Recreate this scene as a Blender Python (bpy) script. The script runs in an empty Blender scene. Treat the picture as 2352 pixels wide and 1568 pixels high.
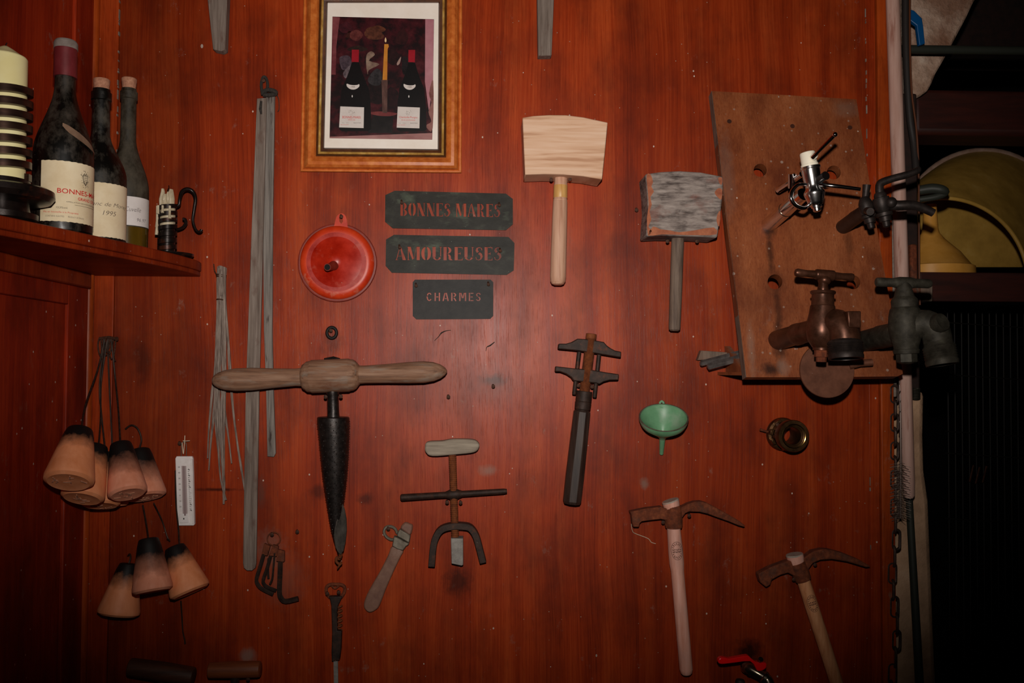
import bpy, bmesh, math, random
from mathutils import Vector, Matrix
random.seed(7)
sc = bpy.context.scene
col = sc.collection
V = Vector
R = math.radians

# ------------------------------------------------------------------ camera, light, exposure
F = 2000.0                       # focal length in pixels of the 2352 x 1568 frame
D = 1.7                          # metres from the lens to the panelled wall (the plane y = 0)
CAM = V((0, -D, 1.5))
YAW, PITCH, ROLL = math.atan(76 / F), math.atan(66 / F), 0.004
fw = V((math.sin(YAW) * math.cos(PITCH), math.cos(YAW) * math.cos(PITCH), math.sin(PITCH)))
rt = fw.cross(V((0, 0, 1))).normalized()
up = rt.cross(fw)
rt, up = rt * math.cos(ROLL) + up * math.sin(ROLL), up * math.cos(ROLL) - rt * math.sin(ROLL)
cd = bpy.data.cameras.new('camera')
cam = bpy.data.objects.new('camera', cd)
col.objects.link(cam)
cam.matrix_world = Matrix(((rt.x, up.x, -fw.x, CAM.x), (rt.y, up.y, -fw.y, CAM.y), (rt.z, up.z, -fw.z, CAM.z), (0, 0, 0, 1)))
cd.sensor_width = 36
cd.lens = 36 * F / 2352
cd.clip_start = 0.02
sc.camera = cam

ld = bpy.data.lights.new('flash', 'SPOT')        # the camera's own flash, above the lens
ld.energy = 87
ld.color = (1.0, 0.93, 0.86)
ld.shadow_soft_size = 0.016
ld.spot_size = R(84)
ld.spot_blend = 1.0
flash = bpy.data.objects.new('flash', ld)
col.objects.link(flash)
flash.location = CAM + V((0, 0.0, 0.13))
FLASH_AIM = V((0.02, 0, 1.93))
flash.rotation_euler = (FLASH_AIM - flash.location).to_track_quat('-Z', 'Y').to_euler()

w = bpy.data.worlds.new('cellar_dark')
sc.world = w
w.use_nodes = True
w.node_tree.nodes['Background'].inputs[0].default_value = (1.0, 0.75, 0.55, 1)
w.node_tree.nodes['Background'].inputs[1].default_value = 0.010
sc.view_settings.view_transform = 'Standard'
sc.view_settings.look = 'None'
sc.view_settings.exposure = 0
sc.view_settings.gamma = 1
sc.view_settings.use_curve_mapping = False

# ------------------------------------------------------------------ points
def ray(px, py):
    return rt * ((px - 1176) / F) - up * ((py - 784) / F) + fw

def P(px, py, d=0.0):            # the point seen at (px, py) that stands d metres in front of the panelled wall
    r = ray(px, py)
    return CAM + r * ((-d - CAM.y) / r.y)

def S(d):                        # metres per pixel at that distance
    return (D - d) / F

def PX(px, py, x):               # ... on a plane x = const
    r = ray(px, py)
    return CAM + r * ((x - CAM.x) / r.x)

def lin(h):
    h = h.lstrip('#')
    c = [int(h[i:i + 2], 16) / 255 for i in (0, 2, 4)]
    return tuple(x / 12.92 if x <= 0.04045 else ((x + 0.055) / 1.055) ** 2.4 for x in c) + (1,)

# ------------------------------------------------------------------ materials
class NT:
    def __init__(s, name):
        s.m = bpy.data.materials.new(name)
        s.m.use_nodes = True
        s.t = s.m.node_tree
        s.b = s.t.nodes['Principled BSDF']
    def n(s, typ, **kw):
        nd = s.t.nodes.new(typ)
        for k, v in kw.items():
            if k.startswith('i_'):
                nd.inputs[k[2:]].default_value = v
            else:
                setattr(nd, k, v)
        return nd
    def l(s, a, b):
        s.t.links.new(a, b)
    def coord(s, rnd=True):
        tc = s.n('ShaderNodeTexCoord')
        if not rnd:
            return tc.outputs['Object']
        oi = s.n('ShaderNodeObjectInfo')
        mu = s.n('ShaderNodeMath', operation='MULTIPLY')
        mu.inputs[1].default_value = 37
        s.l(oi.outputs['Random'], mu.inputs[0])
        ad = s.n('ShaderNodeVectorMath', operation='ADD')
        s.l(tc.outputs['Object'], ad.inputs[0])
        s.l(mu.outputs[0], ad.inputs[1])
        return ad.outputs[0]
    def scaled(s, vec, sc3):
        mp = s.n('ShaderNodeVectorMath', operation='MULTIPLY')
        s.l(vec, mp.inputs[0])
        mp.inputs[1].default_value = sc3
        return mp.outputs[0]
    def noise(s, vec, sc3, detail=5, rough=0.6, dist=0.0):
        nd = s.n('ShaderNodeTexNoise')
        nd.inputs['Scale'].default_value = 1
        nd.inputs['Detail'].default_value = detail
        nd.inputs['Roughness'].default_value = rough
        nd.inputs['Distortion'].default_value = dist
        s.l(s.scaled(vec, sc3), nd.inputs['Vector'])
        return nd.outputs['Fac']
    def ramp(s, fac, stops):
        r = s.n('ShaderNodeValToRGB')
        e = r.color_ramp.elements
        while len(e) < len(stops):
            e.new(0.5)
        for el, (p, c) in zip(e, stops):
            el.position = p
            el.color = lin(c) if isinstance(c, str) else (c, c, c, 1)
        s.l(fac, r.inputs[0])
        return r.outputs[0]
    def mix(s, fac, a, b, mode='MIX'):
        m = s.n('ShaderNodeMix', data_type='RGBA', blend_type=mode)
        if isinstance(fac, (int, float)):
            m.inputs[0].default_value = fac
        else:
            s.l(fac, m.inputs[0])
        for sock, v in ((m.inputs[6], a), (m.inputs[7], b)):
            if isinstance(v, str):
                sock.default_value = lin(v)
            else:
                s.l(v, sock)
        return m.outputs[2]
    def math(s, op, a, b=None):
        m = s.n('ShaderNodeMath', operation=op)
        for i, v in enumerate((a, b)):
            if v is None:
                continue
            if isinstance(v, (int, float)):
                m.inputs[i].default_value = v
            else:
                s.l(v, m.inputs[i])
        return m.outputs[0]
    def specks(s, vec, scale, size, dens):
        vo = s.n('ShaderNodeTexVoronoi')
        vo.inputs['Scale'].default_value = scale
        s.l(vec, vo.inputs['Vector'])
        near = s.math('LESS_THAN', vo.outputs['Distance'], size)
        sx = s.n('ShaderNodeSeparateColor')
        s.l(vo.outputs['Color'], sx.inputs[0])
        pick = s.math('LESS_THAN', sx.outputs[0], dens)
        return s.math('MULTIPLY', near, pick)
    def bump(s, h, strength, dist=0.002):
        b = s.n('ShaderNodeBump')
        b.inputs['Strength'].default_value = strength
        b.inputs['Distance'].default_value = dist
        s.l(h, b.inputs['Height'])
        s.l(b.outputs[0], s.b.inputs['Normal'])

def gen(name, stops, scale=(60, 60, 60), detail=6, rough=0.6, metal=0.0, bump=0.25, bdist=0.001, spec=0.4,
        over=(), specks=None, dist=0.0, rvar=0.0, coat=0.0):
    t = NT(name)
    v = t.coord()
    f = t.noise(v, scale, detail, 0.62, dist)
    c = t.ramp(f, stops)
    for (hexc, osc, lo, hi, amt) in over:                   # patches of a second colour: dust, rust, bare wood
        g = t.noise(v, osc, 5, 0.6)
        m = t.ramp(g, [(lo, 0.0), (hi, float(amt))])
        c = t.mix(m, c, hexc)
    if specks:
        hexc, s1, size, dens = specks
        c = t.mix(t.specks(v, s1, size, dens), c, hexc)
    t.l(c, t.b.inputs['Base Color'])
    t.b.inputs['Roughness'].default_value = rough
    t.b.inputs['Metallic'].default_value = metal
    t.b.inputs['Specular IOR Level'].default_value = spec
    t.b.inputs['Coat Weight'].default_value = coat
    if rvar:
        t.l(t.ramp(f, [(0.3, max(0.03, rough - rvar)), (0.7, rough + rvar)]), t.b.inputs['Roughness'])
    if bump:
        t.bump(f, bump, bdist)
    return t.m

def flat(name, hexc, rough=0.6, metal=0.0, spec=0.3):
    t = NT(name)
    t.b.inputs['Base Color'].default_value = lin(hexc)
    t.b.inputs['Roughness'].default_value = rough
    t.b.inputs['Metallic'].default_value = metal
    t.b.inputs['Specular IOR Level'].default_value = spec
    return t.m

def panel_wood(name, width_tones=None, extra=False, stains=(), pts=None, specky=True, rough=0.36, pale='#ba4e20', mid='#98320f', dark='#621706', spec=0.19):
    t = NT(name)
    v = t.coord(False)
    warp = t.noise(v, (2.2, 2.2, 0.55), 3, 0.5)
    wv = t.n('ShaderNodeVectorMath', operation='SCALE')
    comb = t.n('ShaderNodeCombineXYZ')
    t.l(warp, comb.inputs[0])
    t.l(comb.outputs[0], wv.inputs[0])
    wv.inputs['Scale'].default_value = 0.13
    av = t.n('ShaderNodeVectorMath', operation='ADD')
    t.l(v, av.inputs[0])
    t.l(wv.outputs[0], av.inputs[1])
    vv = av.outputs[0]
    fine = t.noise(vv, (300, 300, 4), 6, 0.7)
    band = t.noise(vv, (26, 26, 0.7), 4, 0.6)
    broad = t.noise(v, (5.5, 5.5, 1.6), 4, 0.6)
    blot = t.noise(v, (9, 9, 5), 5, 0.62)
    mixf = t.math('ADD', t.math('MULTIPLY', fine, 0.36), t.math('ADD', t.math('MULTIPLY', band, 0.36), t.math('MULTIPLY', broad, 0.28)))
    c = t.ramp(mixf, [(0.33, dark), (0.48, mid), (0.66, pale)])
    c = t.mix(t.ramp(blot, [(0.44, 0.0), (0.68, 0.6)]), c, '#451104')
    pores = t.noise(vv, (760, 760, 22), 3, 0.6)
    pm = t.ramp(pores, [(0.57, 0.0), (0.70, 0.5)])
    c = t.mix(pm, c, '#4a1305')
    for (px, py, rx, ry, hexc, amt) in stains:
        p = pts(px, py) if pts else P(px, py, 0)
        sb = t.n('ShaderNodeVectorMath', operation='SUBTRACT')
        t.l(v, sb.inputs[0])
        sb.inputs[1].default_value = p
        dv = t.scaled(sb.outputs[0], (1 / (rx * S(0)), 0.0, 1 / (ry * S(0))))
        ln = t.n('ShaderNodeVectorMath', operation='LENGTH')
        t.l(dv, ln.inputs[0])
        k = t.math('ADD', ln.outputs['Value'], t.math('MULTIPLY', t.noise(v, (70, 70, 50), 5, 0.7), 1.4))
        c = t.mix(t.ramp(t.math('MULTIPLY', k, 0.5), [(0.50, float(amt)), (0.88, 0.0)]), c, hexc)
    if width_tones:                                    # veneer tone across the width: one crisp joint, darker towards both sides
        sx = t.n('ShaderNodeSeparateXYZ')
        t.l(v, sx.inputs[0])
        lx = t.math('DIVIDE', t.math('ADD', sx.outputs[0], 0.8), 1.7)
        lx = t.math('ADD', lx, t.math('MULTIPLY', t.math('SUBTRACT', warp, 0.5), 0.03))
        c = t.mix(1.0, c, t.ramp(lx, width_tones), 'MULTIPLY')
    if extra:
        c = t.mix(t.math('MULTIPLY', t.specks(v, 62, 0.13, 0.30), 0.55), c, '#a08a7c')
        c = t.mix(t.math('MULTIPLY', t.specks(v, 38, 0.11, 0.30), 0.6), c, '#b09a8c')
    if specky:
        c = t.mix(t.specks(t.scaled(v, (1, 1, 0.8)), 36, 0.055, 0.45), c, '#c4ad9f')
        c = t.mix(t.specks(v, 80, 0.075, 0.16), c, '#a58a7a')
        c = t.mix(t.specks(t.scaled(v, (1.3, 1, 0.8)), 11, 0.035, 0.35), c, '#a9988c')
        dust = t.noise(v, (34, 34, 22), 6, 0.75)
        zone = t.noise(v, (3.1, 3.1, 2.3), 2, 0.5)
        dm = t.math('MULTIPLY', t.ramp(dust, [(0.60, 0.0), (0.72, 0.5)]), t.ramp(zone, [(0.46, 0.0), (0.58, 1.0)]))
        c = t.mix(dm, c, '#8f7668')
    t.l(c, t.b.inputs['Base Color'])
    t.b.inputs['Specular IOR Level'].default_value = spec
    t.l(t.ramp(t.math('ADD', t.math('MULTIPLY', blot, 0.6), t.math('MULTIPLY', fine, 0.4)), [(0.3, rough - 0.03), (0.7, rough + 0.09)]), t.b.inputs['Roughness'])
    h = t.math('SUBTRACT', t.math('MULTIPLY', fine, 0.5), pm)
    t.bump(h, 0.22, 0.0006)
    return t.m

STAINS = [(762, 785, 34, 40, '#2a0b04', 0.55), (1135, 872, 36, 16, '#2a0b04', 0.7), (1050, 1335, 40, 38, '#1c0a05', 0.7),
          (930, 850, 70, 60, '#3a1206', 0.28), (600, 1130, 14, 40, '#4a3a32', 0.5), (620, 1260, 40, 50, '#7a6256', 0.45),
          (1285, 560, 34, 70, '#6a574b', 0.30), (330, 830, 20, 60, '#380f05', 0.5), (1125, 885, 90, 60, '#3a1508', 0.35),
          (1720, 1500, 40, 38, '#140a07', 0.85), (1480, 1110, 12, 16, '#8a7568', 0.6), (1120, 1080, 26, 14, '#8a7568', 0.5),
          (840, 1145, 22, 16, '#2a0b04', 0.6), (730, 1130, 24, 20, '#2a0b04', 0.55), (500, 1124, 60, 5, '#220803', 0.8), (570, 1505, 22, 22, '#8a7a70', 0.6),
          (650, 1330, 60, 70, '#6e584c', 0.30)]
M = {}
def lx_(px):
    return (P(px, 784).x + 0.8) / 1.7
M['panel'] = panel_wood('varnished_panel', stains=STAINS, width_tones=[(0.0, 0.60), (lx_(410), 0.62), (lx_(480), 0.92), (lx_(690), 1.0), (lx_(983), 1.0), (lx_(988), 1.06), (lx_(1400), 1.02), (lx_(1480), 0.82), (lx_(1990), 0.86)])
M['panel_plain'] = panel_wood('varnished_frame_wood', stains=(), rough=0.34)
M['panel_bright'] = panel_wood('varnished_trim_wood', stains=(), rough=0.36, pale='#c2581f', mid='#a94314', dark='#7a270a')
M['panel_dark'] = panel_wood('varnished_door_wood', stains=(), rough=0.46, pale='#b23c18', mid='#90260d', dark='#6a1608', spec=0.15)
M['shelf'] = panel_wood('varnished_shelf', stains=(), rough=0.38, spec=0.10, pale='#9c3d16', mid='#80280d', dark='#5a1606')
M['ash'] = gen('pale_ash_wood', [(0.30, '#bb8a68'), (0.45, '#d8ad8c'), (0.7, '#e6c2a6')], (7, 7, 120), 3, 0.62, bump=0.10, dist=0.35, specks=('#8a5f3e', 180, 0.05, 0.05))
M['ash_v'] = gen('pale_turned_wood', [(0.3, '#ad7a60'), (0.5, '#c99b80'), (0.7, '#d6ab90')], (150, 150, 9), 5, 0.6, bump=0.15)
M['band'] = gen('varnished_yellow_wood', [(0.3, '#c08a4a'), (0.7, '#dcae6c')], (150, 150, 14), 5, 0.4, bump=0.1)
M['greymallet'] = gen('weathered_grey_wood', [(0.3, '#4c403c'), (0.5, '#8a7d76'), (0.72, '#a99c94')], (30, 30, 160), 7, 0.85, bump=0.5,
                      over=[('#2c201d', (22, 22, 50), 0.52, 0.68, 0.8), ('#7a4a3e', (16, 16, 30), 0.58, 0.70, 0.6)])
M['wornorange'] = gen('chipped_orange_wood', [(0.3, '#8a4a34'), (0.7, '#b8714f')], (60, 60, 60), 6, 0.85, bump=0.4)
M['greyhandle'] = gen('grimy_handle_wood', [(0.3, '#4d3c33'), (0.6, '#7a6759')], (120, 120, 12), 6, 0.75, bump=0.3, over=[('#75503d', (14, 14, 14), 0.5, 0.65, 0.6)])
M['greybar'] = gen('dusty_old_lath', [(0.3, '#57483f'), (0.55, '#7d6e64'), (0.75, '#94867c')], (200, 200, 9), 6, 0.8, bump=0.4, over=[('#5a3a2f', (50, 50, 18), 0.55, 0.68, 0.6)])
M['greybar_b'] = gen('blackened_old_lath', [(0.3, '#57504b'), (0.55, '#7e756e'), (0.75, '#938a82')], (200, 200, 9), 6, 0.8, bump=0.4, over=[('#2e1a16', (60, 60, 9), 0.56, 0.62, 0.9)])
M['twig'] = gen('dry_twig', [(0.3, '#55423a'), (0.6, '#95857a'), (0.75, '#aea094')], (220, 220, 26), 6, 0.85, bump=0.5)
M['augerwood'] = gen('worn_turned_handle', [(0.3, '#5e4231'), (0.5, '#86614a'), (0.72, '#9c7a62')], (10, 160, 160), 6, 0.7, bump=0.3,
                     over=[('#8d8074', (16, 90, 90), 0.52, 0.68, 0.6), ('#6b3a20', (14, 20, 20), 0.58, 0.7, 0.7)])
M['oilsteel'] = gen('oily_black_iron', [(0.3, '#191514'), (0.7, '#332b28')], (120, 120, 120), 5, 0.38, 0.55, bump=0.5, spec=0.5, specks=('#8a8078', 120, 0.09, 0.10))
M['blade'] = gen('dull_scratched_steel', [(0.3, '#3b3632'), (0.7, '#7d756d')], (60, 60, 30), 6, 0.42, 0.7, bump=0.3, specks=('#c8c0b0', 140, 0.07, 0.12))
M['iron'] = gen('dark_rusty_iron', [(0.3, '#211813'), (0.6, '#3c2a22'), (0.8, '#5a3a28')], (70, 70, 70), 6, 0.62, 0.35, bump=0.4, over=[('#6b3317', (45, 45, 45), 0.58, 0.7, 0.6)], specks=('#8d8378', 110, 0.06, 0.08))
M['rust'] = gen('red_rust', [(0.3, '#4c2413'), (0.55, '#73371d'), (0.75, '#8f4c2b')], (110, 110, 110), 7, 0.85, 0.1, bump=0.5, over=[('#4f3a30', (30, 30, 30), 0.55, 0.7, 0.6)], specks=('#9c8a7e', 130, 0.06, 0.07))
M['rustscrew'] = gen('orange_rusty_screw', [(0.3, '#5a2a12'), (0.7, '#8a4a22')], (120, 120, 120), 6, 0.8, 0.1, bump=0.4)
M['nail'] = gen('rusty_nail_iron', [(0.3, '#2c1a12'), (0.7, '#5c3826')], (300, 300, 300), 4, 0.7, 0.3, bump=0.2)
M['greywood'] = gen('grey_bare_wood', [(0.3, '#7b6e60'), (0.6, '#9c8f7e'), (0.8, '#b0a392')], (14, 90, 140), 6, 0.8, bump=0.3)
M['lead'] = gen('grey_lead', [(0.3, '#78726c'), (0.7, '#9b958e')], (100, 100, 100), 6, 0.6, 0.3, bump=0.4)
M['horn'] = gen('dusty_brown_leather', [(0.3, '#6a463b'), (0.6, '#84604f'), (0.8, '#96786a')], (40, 40, 40), 6, 0.45, bump=0.3, specks=('#bdb1a6', 150, 0.07, 0.16))
M['pewter'] = gen('dull_tin', [(0.3, '#5b5246'), (0.7, '#8b8172')], (60, 60, 60), 5, 0.5, 0.5, bump=0.3)
M['redenamel'] = gen('red_enamel', [(0.3, '#8f1206'), (0.7, '#c22a10')], (24, 24, 24), 6, 0.36, bump=0.12, over=[('#c25a48', (32, 32, 32), 0.58, 0.7, 0.55)], specks=('#b98a80', 90, 0.06, 0.12), rvar=0.1)
M['redrim'] = gen('orange_red_enamel', [(0.3, '#b42408'), (0.7, '#d8451c')], (24, 24, 24), 6, 0.4, bump=0.12, over=[('#c97860', (40, 40, 40), 0.58, 0.68, 0.6)])
M['reddark'] = gen('dull_red_enamel', [(0.3, '#6e1c12'), (0.7, '#8b3324')], (50, 50, 50), 5, 0.5, bump=0.1)
M['plate'] = gen('patinated_zinc', [(0.3, '#18160f'), (0.55, '#282620'), (0.78, '#424438')], (26, 26, 40), 7, 0.5, 0.0, spec=0.18, bump=0.3, over=[('#66725e', (18, 18, 34), 0.56, 0.74, 0.5)], specks=('#8a9a90', 170, 0.07, 0.08))
M['plate_b'] = gen('blackened_zinc', [(0.3, '#141110'), (0.7, '#292522')], (50, 50, 50), 6, 0.5, 0.0, spec=0.18, bump=0.3, specks=('#7a8a90', 150, 0.06, 0.05))
M['rubber'] = flat('black_rubber', '#15110f', 0.6)
M['framewood'] = gen('picture_frame_wood', [(0.3, '#b0541f'), (0.5, '#c86a2c'), (0.75, '#dc8440')], (70, 70, 70), 6, 0.30, bump=0.1, specks=('#2a1408', 110, 0.07, 0.06), spec=0.5)
M['framedark'] = gen('picture_frame_dark_moulding', [(0.3, '#3a1e0e'), (0.7, '#5c3216')], (60, 60, 60), 5, 0.35, bump=0.1, spec=0.5)
M['gilt'] = gen('worn_gilt', [(0.3, '#9a6a2c'), (0.6, '#d8ae5c'), (0.8, '#f6e4a8')], (45, 45, 45), 6, 0.25, 0.15, bump=0.15)
M['mount'] = gen('grey_white_mount', [(0.3, '#ecdfd2'), (0.7, '#f4eae0')], (30, 30, 30), 4, 0.7, bump=0.0)
M['paper'] = gen('yellowed_label_paper', [(0.3, '#d8c19a'), (0.55, '#e6d3b0'), (0.8, '#ecdcbc')], (26, 26, 26), 5, 0.7, bump=0.05, over=[('#b58d5c', (22, 22, 22), 0.62, 0.76, 0.5)])
M['paper_w'] = gen('white_label_paper', [(0.3, '#d8cfcb'), (0.7, '#e6dedb')], (26, 26, 26), 4, 0.7, bump=0.0)
M['redink'] = flat('red_ink', '#c8231c', 0.6)
M['blackink'] = flat('black_ink', '#2b2320', 0.6)
M['greyink'] = flat('grey_ink', '#6b5f55', 0.6)
M['pen'] = flat('faded_pen_ink', '#4a3c3c', 0.6)

def glassy(name, base, dust, lo, hi, rough=0.13, bottom=None):
    t = NT(name)
    v = t.coord()
    g = t.noise(v, (34, 34, 22), 7, 0.68)
    sm = t.ramp(g, [(lo, 0.0), (hi, 0.85)])
    sp = t.specks(v, 150, 0.09, 0.12)
    m = t.math('MAXIMUM', sm, t.math('MULTIPLY', sp, 0.8))
    base_c = t.ramp(g, [(0.0, base), (1.0, base)])
    c = t.mix(m, base_c, dust)
    t.l(c, t.b.inputs['Base Color'])
    t.l(t.ramp(m, [(0.0, rough), (0.6, 0.85)]), t.b.inputs['Roughness'])
    t.b.inputs['Specular IOR Level'].default_value = 0.35
    return t.m
M['glass1'] = glassy('dusty_black_bottle_glass', '#0a0705', '#5a4e42', 0.46, 0.85, 0.34)
M['glass2'] = glassy('dusty_dark_bottle_glass', '#0a0806', '#5e564a', 0.48, 0.82, 0.36)
M['glass3'] = glassy('grey_dusty_olive_bottle_glass', '#171208', '#5d5446', 0.33, 0.72, 0.4)
M['oliveglass'] = gen('olive_bottle_foot', [(0.3, '#3a2a08'), (0.7, '#5d4510')], (30, 30, 8), 4, 0.2, bump=0)
M['capsule'] = gen('dusty_wine_red_capsule', [(0.3, '#5a1418'), (0.6, '#702428'), (0.8, '#7f4744')], (40, 40, 24), 6, 0.5, 0.1, bump=0.2)
M['dustcap'] = gen('grey_dusty_capsule', [(0.3, '#6c5f58'), (0.7, '#8c817a')], (60, 60, 60), 6, 0.8, bump=0.3)
M['cork'] = gen('pale_cork', [(0.3, '#94614a'), (0.6, '#b98468'), (0.8, '#c7967a')], (160, 160, 160), 6, 0.85, bump=0.4)
M['wax'] = gen('ivory_candle_wax', [(0.3, '#f2e4a4'), (0.7, '#faf0b8')], (20, 20, 20), 3, 0.45, bump=0.0, spec=0.4)
M['waxold'] = gen('drippy_candle_wax', [(0.3, '#a8977c'), (0.7, '#cdbfa2')], (120, 120, 60), 5, 0.4, bump=0.3)
M['bandiron'] = gen('polished_iron_band', [(0.3, '#2c1d18'), (0.7, '#4d362c')], (16, 16, 160), 5, 0.32, 0.75, bump=0.1, spec=0.5)
M['blackiron'] = gen('glossy_black_iron', [(0.3, '#140e0c'), (0.7, '#2a1f1b')], (60, 60, 60), 5, 0.3, 0.5, bump=0.3, spec=0.5, over=[('#5a2a18', (28, 28, 28), 0.58, 0.68, 0.7)])
M['edgegrey'] = gen('dusty_board_edge', [(0.3, '#5a4438'), (0.7, '#7d675a')], (50, 50, 20), 5, 0.85, bump=0.2)
M['drip'] = gen('dark_drip_stain', [(0.3, '#2b130a'), (0.7, '#4a2412')], (80, 80, 14), 5, 0.6, bump=0.0)
M['chrome'] = flat('chrome', '#e6e2e0', 0.10, 1.0, 0.5)
M['chrome_body'] = gen('chrome_body', [(0.3, '#e6e2e0'), (0.7, '#f2eeec')], (20, 20, 20), 3, 0.2, 1.0, bump=0.25, bdist=0.004)
M['whiteplastic'] = flat('white_plastic', '#f3ead6', 0.35)
M['blackplastic'] = flat('black_plastic', '#14100f', 0.3)
M['oldbronze'] = gen('dull_black_brass', [(0.3, '#211b19'), (0.7, '#3c322e')], (90, 90, 90), 5, 0.5, 0.5, bump=0.2)
M['copper'] = gen('warm_copper_bronze', [(0.3, '#3c2418'), (0.55, '#5c3828'), (0.8, '#744c38')], (40, 40, 40), 6, 0.36, 0.6, bump=0.08, rvar=0.1)
M['verdi'] = gen('green_black_bronze', [(0.3, '#29251d'), (0.6, '#454036'), (0.8, '#5c594c')], (70, 70, 70), 7, 0.62, 0.4, bump=0.4)
M['bore'] = flat('bore_shade', '#0b0706', 0.7)  # near-black colour imitates the shade inside a pipe mouth
M['copperdisc'] = gen('brown_copper_disc', [(0.3, '#5c3524'), (0.7, '#7d4d38')], (50, 50, 50), 6, 0.55, 0.35, bump=0.2, specks=('#a08878', 140, 0.07, 0.1))
M['steel'] = gen('grey_scuffed_steel', [(0.3, '#4c4644'), (0.7, '#857d79')], (60, 60, 60), 6, 0.4, 0.6, bump=0.4, specks=('#cfc8c0', 120, 0.09, 0.1))
M['brass'] = gen('tarnished_brass', [(0.3, '#3f2a18'), (0.6, '#63452a'), (0.8, '#7d5c38')], (60, 60, 60), 5, 0.34, 0.8, bump=0.2)
M['greenplastic'] = gen('green_plastic', [(0.3, '#5a8a64'), (0.7, '#74a67e')], (24, 24, 24), 5, 0.4, bump=0.1, over=[('#9aa896', (30, 30, 30), 0.5, 0.7, 0.5)])
M['greendark'] = flat('green_plastic_rim', '#3f7048', 0.4)
M['whitewood'] = gen('pinkish_hammer_handle', [(0.3, '#cf8c74'), (0.6, '#e8ac98'), (0.8, '#f2beac')], (130, 130, 10), 5, 0.6, bump=0.15, over=[('#a98c84', (9, 9, 5), 0.5, 0.65, 0.5)])
M['tanwood'] = gen('tan_hammer_handle', [(0.3, '#c47c50'), (0.6, '#e2a070'), (0.8, '#ecb084')], (130, 130, 10), 5, 0.6, bump=0.15)
M['endgrain'] = gen('grey_end_grain', [(0.3, '#978a7d'), (0.7, '#b5aa9c')], (120, 120, 120), 5, 0.8, bump=0.2)
M['redlever'] = flat('glossy_red_lever', '#f01214', 0.22, 0.0, 0.5)
M['nickel'] = gen('tarnished_nickel', [(0.3, '#6a5f50'), (0.7, '#a09584')], (60, 60, 60), 4, 0.22, 0.95, bump=0.05)
M['t_white'] = gen('white_thermometer_plastic', [(0.3, '#e6dcd8'), (0.7, '#f6f0ee')], (60, 60, 60), 4, 0.3, bump=0.05, over=[('#b5aaa4', (60, 60, 30), 0.6, 0.75, 0.4)])
M['t_tube'] = flat('glass_tube_grey_pink', '#a08a8a', 0.15, 0.0, 0.5)
M['string'] = flat('white_string', '#d2bfa6', 0.8)
M['pole'] = gen('pinkish_grey_pole', [(0.3, '#b08474'), (0.6, '#cba496'), (0.8, '#d8b8ac')], (90, 90, 6), 6, 0.7, bump=0.2, over=[('#8a4a34', (60, 60, 7), 0.56, 0.68, 0.7)])
M['cable'] = flat('dark_grey_hose', '#2b2523', 0.55)
M['orangewire'] = flat('orange_brown_wire', '#5e3016', 0.5)
M['limewash'] = gen('flaking_limewash', [(0.3, '#a07a62'), (0.5, '#cfae98'), (0.75, '#f0dcc8')], (13, 13, 13), 8, 0.9, bump=1.0, bdist=0.02, over=[('#8a5a40', (9, 9, 9), 0.48, 0.62, 0.75)])
M['pier'] = gen('dirty_rendered_stone', [(0.3, '#a07c60'), (0.6, '#cfa684'), (0.8, '#e4be9e')], (14, 14, 14), 8, 0.9, bump=0.7, bdist=0.01)
M['bluelever'] = flat('blue_lever', '#0e4f86', 0.35)
M['greypipe'] = flat('grey_green_pipe', '#31332c', 0.5)
M['darkbeam'] = gen('black_brown_beam', [(0.3, '#1a0e0a'), (0.7, '#311a12')], (40, 8, 40), 6, 0.75, bump=0.4)
M['redbeam'] = gen('red_brown_beam', [(0.3, '#2b100a'), (0.7, '#46190f')], (8, 60, 60), 6, 0.6, bump=0.3)
M['yellow'] = gen('yellow_fibreglass', [(0.3, '#a07a34'), (0.6, '#bd9242'), (0.8, '#cba458')], (18, 18, 18), 6, 0.45, bump=0.1)
M['yellowrim'] = gen('purple_grey_tub_rim', [(0.3, '#806252'), (0.7, '#a08474')], (40, 40, 40), 5, 0.6, bump=0.1)
M['yellowfunnel'] = gen('amber_plastic', [(0.3, '#cc8c34'), (0.7, '#e8a850')], (18, 18, 18), 4, 0.38, bump=0.05)
M['blackwall'] = gen('near_black_cellar_stone', [(0.3, '#070505'), (0.7, '#120d0b')], (5, 5, 5), 6, 0.95, bump=0.6, bdist=0.02)  # one near-black tone for the floor and the outer cellar walls
M['rackwire'] = flat('dark_rack_wire', '#1c1815', 0.6, 0.2)
M['chain'] = gen('brown_chain_iron', [(0.3, '#2e211b'), (0.7, '#54423a')], (90, 90, 90), 5, 0.55, 0.5, bump=0.3)
M['bristle'] = flat('grey_wire_bristle', '#7d6d62', 0.5, 0.4)
M['palebristle'] = flat('twisted_wire', '#5a4e48', 0.4, 0.6)
M['darkhandle'] = gen('dark_stained_handle', [(0.3, '#33190f'), (0.7, '#54301f')], (10, 120, 120), 5, 0.6, bump=0.25)
M['brownhandle'] = gen('brown_stained_handle', [(0.3, '#6a3218'), (0.7, '#8a4a26')], (10, 120, 120), 5, 0.55, bump=0.25)
M['octhandle'] = gen('black_brown_octagonal_handle', [(0.3, '#1f1512'), (0.6, '#3a2a23'), (0.8, '#4f3c33')], (110, 110, 10), 6, 0.5, bump=0.3, specks=('#9a9086', 110, 0.06, 0.1))
M['cord'] = gen('black_cord', [(0.3, '#221d1a'), (0.7, '#3c352f')], (300, 300, 300), 4, 0.9, bump=0.5)
M['wirebrown'] = gen('brown_bung_wire', [(0.3, '#2a1f1b'), (0.7, '#4f4038')], (200, 200, 40), 4, 0.45, 0.6, bump=0.1)
M['plaster'] = gen('grey_plaster_edge', [(0.3, '#6a5a4e'), (0.7, '#93857a')], (60, 60, 60), 6, 0.9, bump=0.5)

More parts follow.
